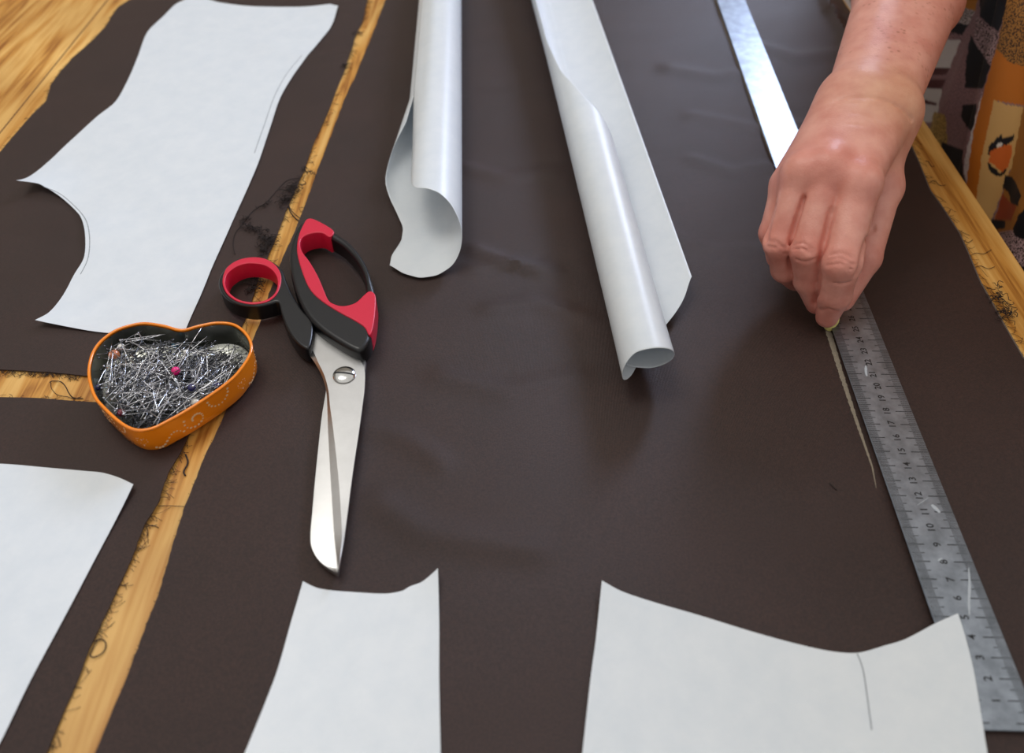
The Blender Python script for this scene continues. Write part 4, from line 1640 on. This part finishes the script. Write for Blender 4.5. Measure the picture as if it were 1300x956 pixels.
# chalk
tip = P(1053, 419, 0.002)
topc = Vector(J(1056, 397, 0.014))
d = (topc - tip); sd = Vector((0.97, 0.2, 0))
V = []
for f, w, th in ((0, 0.0012, 0.0010), (0.12, 0.0035, 0.0020), (0.45, 0.0062, 0.0030), (1, 0.0068, 0.0034)):
    c_ = tip + d * f
    for k in range(12):
        a = k * math.pi / 6
        q = Vector((0, 1, 0.25)) * math.sin(a) * th + sd * math.cos(a) * w
        V.append(c_ + q)
Fc = []
for i in range(3):
    for k in range(12):
        a = i * 12 + k; b = i * 12 + (k + 1) % 12
        Fc.append((a, b, b + 12, a + 12))
Fc.append(tuple(range(12))[::-1]); Fc.append(tuple(range(36, 48)))
o = link('tailor_chalk', mesh_of(V, Fc), M['chalk']); set_origin(o, tip)
tag(o, 'small pale yellow piece of chalk pinched in the fingertips by the ruler', 'chalk')

# ------------------------------------------------------------------ dress
PXD = 0.405
def yz(px, py):
    q = PX(px, py, PXD)
    return (q.y, q.z)


ORA = (196, 112, 26); ORB = (184, 120, 30); CREAM = (214, 170, 104); BLK = (10, 12, 20); PNK = (150, 116, 118); WHT = (206, 200, 196); MAR = (92, 56, 58); TANS = (176, 118, 50)
polys = [  # image outlines, carried onto the dress itself; (points, colour, speckle)
    ([(1040, -60), (1400, -60), (1400, 420), (1040, 420)], PNK, 0.35),
    # striped fold, left
    ([(1217, -20), (1246, -20), (1238, 14), (1219, 9)], ORB, 0.0),
    ([(1219, 9), (1238, 14), (1229, 32), (1214, 28)], (188, 176, 170), 0.8),
    ([(1214, 28), (1229, 32), (1222, 45), (1206, 40)], BLK, 0),
    ([(1206, 40), (1222, 45), (1220, 51), (1203, 48)], PNK, 0.6),
    ([(1150, 48), (1220, 51), (1204, 90), (1150, 90)], WHT, 0),
    ([(1150, 86), (1205, 86), (1202, 95), (1150, 95)], MAR, 0.3),
    ([(1150, 95), (1202, 95), (1200, 101), (1150, 100)], PNK, 0.3),
    ([(1150, 101), (1200, 101), (1196, 113), (1150, 111)], MAR, 0.3),
    ([(1150, 111), (1196, 113), (1189, 150), (1180, 156), (1150, 150)], WHT, 0),
    ([(1150, 124), (1175, 127), (1190, 131), (1189, 134), (1172, 131), (1150, 128)], MAR, 0),
    ([(1186, 142), (1200, 146), (1204, 195), (1194, 186), (1180, 166)], (196, 160, 88), 0.7),
    # pale pink valley is the ground colour; black shapes
    ([(1244, -20), (1290, -20), (1281, 2), (1268, 40), (1255, 32), (1244, 20)], BLK, 0),
    ([(1232, 44), (1240, 58), (1250, 72), (1257, 84), (1248, 113), (1225, 112), (1226, 80)], BLK, 0),
    ([(1222, 133), (1240, 132), (1236, 169), (1226, 160), (1220, 148)], BLK, 0),
    ([(1240, 18), (1256, 34), (1268, 42), (1264, 60), (1258, 82), (1248, 70), (1236, 52)], (178, 150, 150), 1.0),
    ([(1236, 158), (1228, 186), (1223, 212), (1228, 240), (1232, 262), (1250, 262), (1246, 120), (1250, 104)], (214, 206, 204), 0.2),
    ([(1196, 180), (1222, 190), (1222, 215), (1230, 262), (1190, 262)], BLK, 0.0),
    # big orange fold
    ([(1283, -20), (1400, -20), (1400, 90), (1300, 84), (1284, 80), (1264, 66)], (168, 116, 52), 0.9),
    ([(1264, 62), (1284, 80), (1300, 84), (1400, 86), (1400, 135), (1299, 134), (1262, 127), (1252, 200), (1240, 262), (1232, 280), (1226, 238), (1236, 165), (1250, 112)], ORA, 0.0),
    ([(1262, 127), (1280, 133), (1299, 136), (1296, 170), (1285, 209), (1272, 245), (1258, 282), (1236, 290), (1240, 248), (1246, 200)], CREAM, 0.0),
    # receding side with shapes
    ([(1299, 136), (1400, 130), (1400, 420), (1240, 420), (1262, 279), (1285, 209)], (160, 104, 40), 0.0),
    ([(1276, 222), (1284, 224), (1292, 236), (1296, 250), (1292, 262), (1284, 258), (1280, 244), (1273, 238)], BLK, 0),
    ([(1272, 246), (1284, 258), (1290, 262), (1284, 280), (1264, 278)], (150, 62, 30), 0),
    ([(1258, 278), (1276, 280), (1276, 290), (1258, 292)], BLK, 0),
    ([(1262, 296), (1300, 290), (1400, 300), (1400, 420), (1262, 420)], (190, 160, 160), 1.0),
    ([(1286, 290), (1294, 272), (1304, 262), (1340, 262), (1340, 306), (1296, 304), (1288, 300)], BLK, 0),
    ([(1290, 338), (1340, 332), (1340, 420), (1290, 420)], BLK, 0),
    ([(1276, 12), (1400, 12), (1400, 20), (1276, 20)], (168, 116, 52), 0.9),
    # animal head motif: black crest, orange face
    ([(1253, 196), (1256, 186), (1264, 176), (1273, 170), (1271, 176), (1279, 174), (1287, 171), (1286, 178), (1279, 184), (1270, 186), (1260, 190), (1257, 198)], BLK, 0),
    ([(1256, 192), (1266, 188), (1276, 184), (1285, 184), (1284, 200), (1279, 212), (1274, 219), (1268, 216), (1262, 210), (1255, 206), (1257, 198)], (214, 104, 34), 0),
    ([(1265, 184), (1268, 181), (1273, 182), (1271, 186), (1266, 187)], (225, 220, 210), 0),
    ([(1253, 206), (1259, 211), (1265, 216), (1271, 220), (1277, 214), (1279, 214), (1275, 222), (1268, 224), (1259, 220), (1254, 213)], BLK, 0),
    # sliver left of the arm
    ([(1030, -40), (1085, -40), (1085, 16), (1030, 16)], (226, 222, 222), 0.0),
    ([(1076, -10), (1084, -10), (1084, 5), (1080, 4)], BLK, 0.0),
]
# rows and columns: fine where the table edge leaves the dress in view
zf_ = np.concatenate([np.linspace(T - 0.72, T - 0.16, 12)[:-1], np.arange(T - 0.16, T + 0.13, 0.0011), np.linspace(T + 0.13, T + 0.50, 16)[1:]])
yf = np.arange(0.40, 1.06, 0.0011)
nb = 60
ang = np.linspace(0, math.pi, nb + 2)[1:-1]
cy_ = (yf[0] + yf[-1]) / 2; hy = (yf[-1] - yf[0]) / 2
yb = cy_ + hy * np.cos(ang); xb = 0.30 * np.sin(ang)          # back half of the loop
Y = np.concatenate([yf, yb]); XB = np.concatenate([np.zeros(len(yf)), xb])
YY, ZZ = np.meshgrid(Y, zf_)
# where this spot of the cloth shows in the photograph tells which fold it belongs to
cz = ZZ - (T + CAMH)
dep = YY * math.cos(TH) - cz * math.sin(TH)
PPX = CX + F_PX * PXD / dep
PPY = CY - F_PX * (YY * math.sin(TH) + cz * math.cos(TH)) / dep
front = (np.arange(len(Y)) < len(yf))[None, :] & np.ones_like(YY, bool)
xo = 1283 - 0.233 * np.clip(PPY, -200, 420)
xa = 1240 - 0.41 * np.clip(PPY, -200, 420)
def g(v, c_, w):
    return np.exp(-((v - c_) / w) ** 2)
dO = PPX - xo
XOFF = np.zeros_like(YY)
XOFF -= 0.016 * (1 / (1 + np.exp(-(dO - 1) / 2.0)) - 1 / (1 + np.exp(-(dO - 38) / 6.0)))
XOFF -= 0.012 * g(PPX, xa - 14, 15)
XOFF -= 0.006 * g(PPX, xa + 22, 12)
XOFF -= 0.012 * np.sin(YY * 55) * (PPX < 1160)
XOFF -= 0.012 * g(dO, 95, 30)
fadeY = np.clip((YY - yf[0]) / 0.03, 0, 1) * np.clip((yf[-1] - YY) / 0.03, 0, 1)
XOFF *= fadeY * (np.abs(ZZ - T) < 0.25) + 0.35 * fadeY * (np.abs(ZZ - T) >= 0.25)
up_ = np.clip((ZZ - (T + 0.10)) / 0.40, 0, 1)
YS = cy_ + (YY - cy_) * (1 - 0.35 * up_) + 0.03 * up_
XX = PXD + XOFF * front + XB[None, :] * (1 - 0.25 * up_) + 0.055 * up_
XX = XX + (~front) * 0.012 * np.sin(np.arange(len(Y))[None, :] * 0.9)
COLS = np.zeros(YY.shape + (4,), np.float32)
zz_ = ZZ
# ground pattern outside the seen part: same print, repeated loosely
nzv = np.sin(YY * 70 + 3 * np.sin(ZZ * 50)) + np.sin(ZZ * 60 + 2 * np.sin(YY * 45 + XB[None, :] * 40))
def L3(c_):
    return np.array(lin(c_)[:3])
COLS[..., :3] = L3(ORA); COLS[..., 3] = 0
m = nzv > 0.5; COLS[m, :3] = L3(PNK); COLS[m, 3] = 0.8
m = nzv < -0.7; COLS[m, :3] = L3(CREAM)
m = nzv > 1.2; COLS[m, :3] = L3(BLK); COLS[m, 3] = 0
seen = front & (PPX > 1030) & (PPX < 1330) & (PPY > -25) & (PPY < 420)
cz = ZZ - (T + CAMH)
dep = YS * math.cos(TH) - cz * math.sin(TH)
PPX = CX + F_PX * XX / dep
PPY = CY - F_PX * (YS * math.sin(TH) + cz * math.cos(TH)) / dep
seen = front & (PPX > 1030) & (PPX < 1330) & (PPY > -25) & (PPY < 420)
wob_x = PPX + 0.5 * np.sin(PPY * 0.35)
for pl, c_, sp in polys:
    m = inside(pl, wob_x, PPY) & seen
    COLS[m, :3] = L3(c_)
    COLS[m, 3] = sp
ncol, nrow = len(Y), len(zf_)
V = np.stack([XX, YS, ZZ], -1).reshape(-1, 3)
I = np.arange(nrow * ncol).reshape(nrow, ncol)
I2 = np.concatenate([I, I[:, :1]], 1)
Q = np.stack([I2[:-1, :-1], I2[1:, :-1], I2[1:, 1:], I2[:-1, 1:]], -1).reshape(-1, 4)
me = bpy.data.meshes.new('dress')
me.vertices.add(len(V)); me.vertices.foreach_set('co', V.astype(np.float32).ravel())
me.loops.add(Q.size); me.loops.foreach_set('vertex_index', Q.astype(np.int32).ravel())
me.polygons.add(len(Q)); me.polygons.foreach_set('loop_start', np.arange(0, Q.size, 4, dtype=np.int32))
me.update(calc_edges=True); me.validate()
ca = me.color_attributes.new('Col', 'FLOAT_COLOR', 'POINT')
ca.data.foreach_set('color', COLS.reshape(-1, 4).ravel())
dr = link('dress', me, M['dress'], person)
dr['label'] = 'dress printed in orange, black, cream and speckled pink'
# short sleeve around the upper arm
V, Fc = [], []
e, s_ = Vector(EL), Vector(SHd)
dirn = (s_ - e).normalized(); sx = dirn.cross(Vector((0, 1, 0))).normalized(); sy = sx.cross(dirn)
for i in range(16):
    f = 0.45 + 0.65 * i / 15
    for k in range(40):
        a = k * 2 * math.pi / 40
        r = 0.070 - 0.004 * (i / 15) + 0.004 * math.sin(a * 6)
        V.append(e + (s_ - e) * f + (sx * math.cos(a) + sy * math.sin(a)) * r)
for i in range(15):
    for k in range(40):
        a = i * 40 + k; b = i * 40 + (k + 1) % 40
        Fc.append((a, b, b + 40, a + 40))
me = mesh_of(V, Fc)
ca = me.color_attributes.new('Col', 'FLOAT_COLOR', 'POINT')
ca.data.foreach_set('color', np.tile(np.array([*lin(ORA)[:3], 0.3], np.float32), len(V)))
o = link('sleeve', me, M['dress'], dr)
md = o.modifiers.new('t', 'SOLIDIFY'); md.thickness = 0.002

# ------------------------------------------------------------------ light
def area(name, loc, target, sx, sy, energy, col, shape='RECTANGLE'):
    ld = bpy.data.lights.new(name, 'AREA'); ld.shape = shape; ld.size = sx; ld.size_y = sy
    ld.energy = energy; ld.color = col
    o = bpy.data.objects.new(name, ld); C.objects.link(o)
    o.location = loc
    o.rotation_euler = (Vector(target) - Vector(loc)).to_track_quat('-Z', 'Y').to_euler()
    return o
WX0, WX1, WZ0, WZ1, WY = 1.06, 2.66, T + 1.05, T + 2.15, 3.2
plaster = plain('wall_plaster', (206, 200, 190), 0.9, bump=0.2, bscale=60)
wb = box_mesh(-3, WX0, WY, WY + 0.15, 0, 3.2)
bm = bmesh.new(); bm.from_mesh(wb)
for bx in ((WX1, 3.4, 0, 3.2), (WX0, WX1, 0, WZ0), (WX0, WX1, WZ1, 3.2)):
    m2 = box_mesh(bx[0], bx[1], WY, WY + 0.15, bx[2], bx[3]); bm.from_mesh(m2)
bm.to_mesh(wb); bm.free()
link('wall_back', wb, plaster, smooth=False)['kind'] = 'structure'
link('wall_left', box_mesh(-3.15, -3, -2.5, WY + 0.15, 0, 3.2), plaster, smooth=False)['kind'] = 'structure'
link('wall_right', box_mesh(3.4, 3.55, -2.5, WY + 0.15, 0, 3.2), plaster, smooth=False)['kind'] = 'structure'
link('wall_front', box_mesh(-3.15, 3.55, -2.65, -2.5, 0, 3.2), plaster, smooth=False)['kind'] = 'structure'
wf = box_mesh(WX0, WX0 + 0.06, WY + 0.02, WY + 0.09, WZ0, WZ1)
bm = bmesh.new(); bm.from_mesh(wf)
for bx in ((WX1 - 0.06, WX1, WZ0, WZ1), (WX0, WX1, WZ0, WZ0 + 0.05), (WX0, WX1, WZ1 - 0.05, WZ1), ((WX0 + WX1) / 2 - 0.03, (WX0 + WX1) / 2 + 0.03, WZ0, WZ1)):
    bm.from_mesh(box_mesh(bx[0], bx[1], WY + 0.02, WY + 0.09, bx[2], bx[3]))
bm.to_mesh(wf); bm.free()
link('window_1', wf, plain('window_frame_white', (225, 225, 222), 0.5), smooth=False)['kind'] = 'structure'
area('window_daylight', ((WX0 + WX1) / 2, WY + 0.20, (WZ0 + WZ1) / 2), ((WX0 + WX1) / 2, 0, (WZ0 + WZ1) / 2), WX1 - WX0, WZ1 - WZ0, 165, (0.64, 0.74, 1.0))
area('overhead_fill', (-0.6, 0.8, T + 1.8), (-0.15, 0.5, T), 0.7, 0.7, 9, (1.0, 0.96, 0.90))  # weak warm overhead fill from an unseen source
w = bpy.data.worlds.new('room_light'); bpy.context.scene.world = w
w.use_nodes = True
w.node_tree.nodes['Background'].inputs['Color'].default_value = (1.0, 0.97, 0.93, 1)
w.node_tree.nodes['Background'].inputs['Strength'].default_value = 0.80
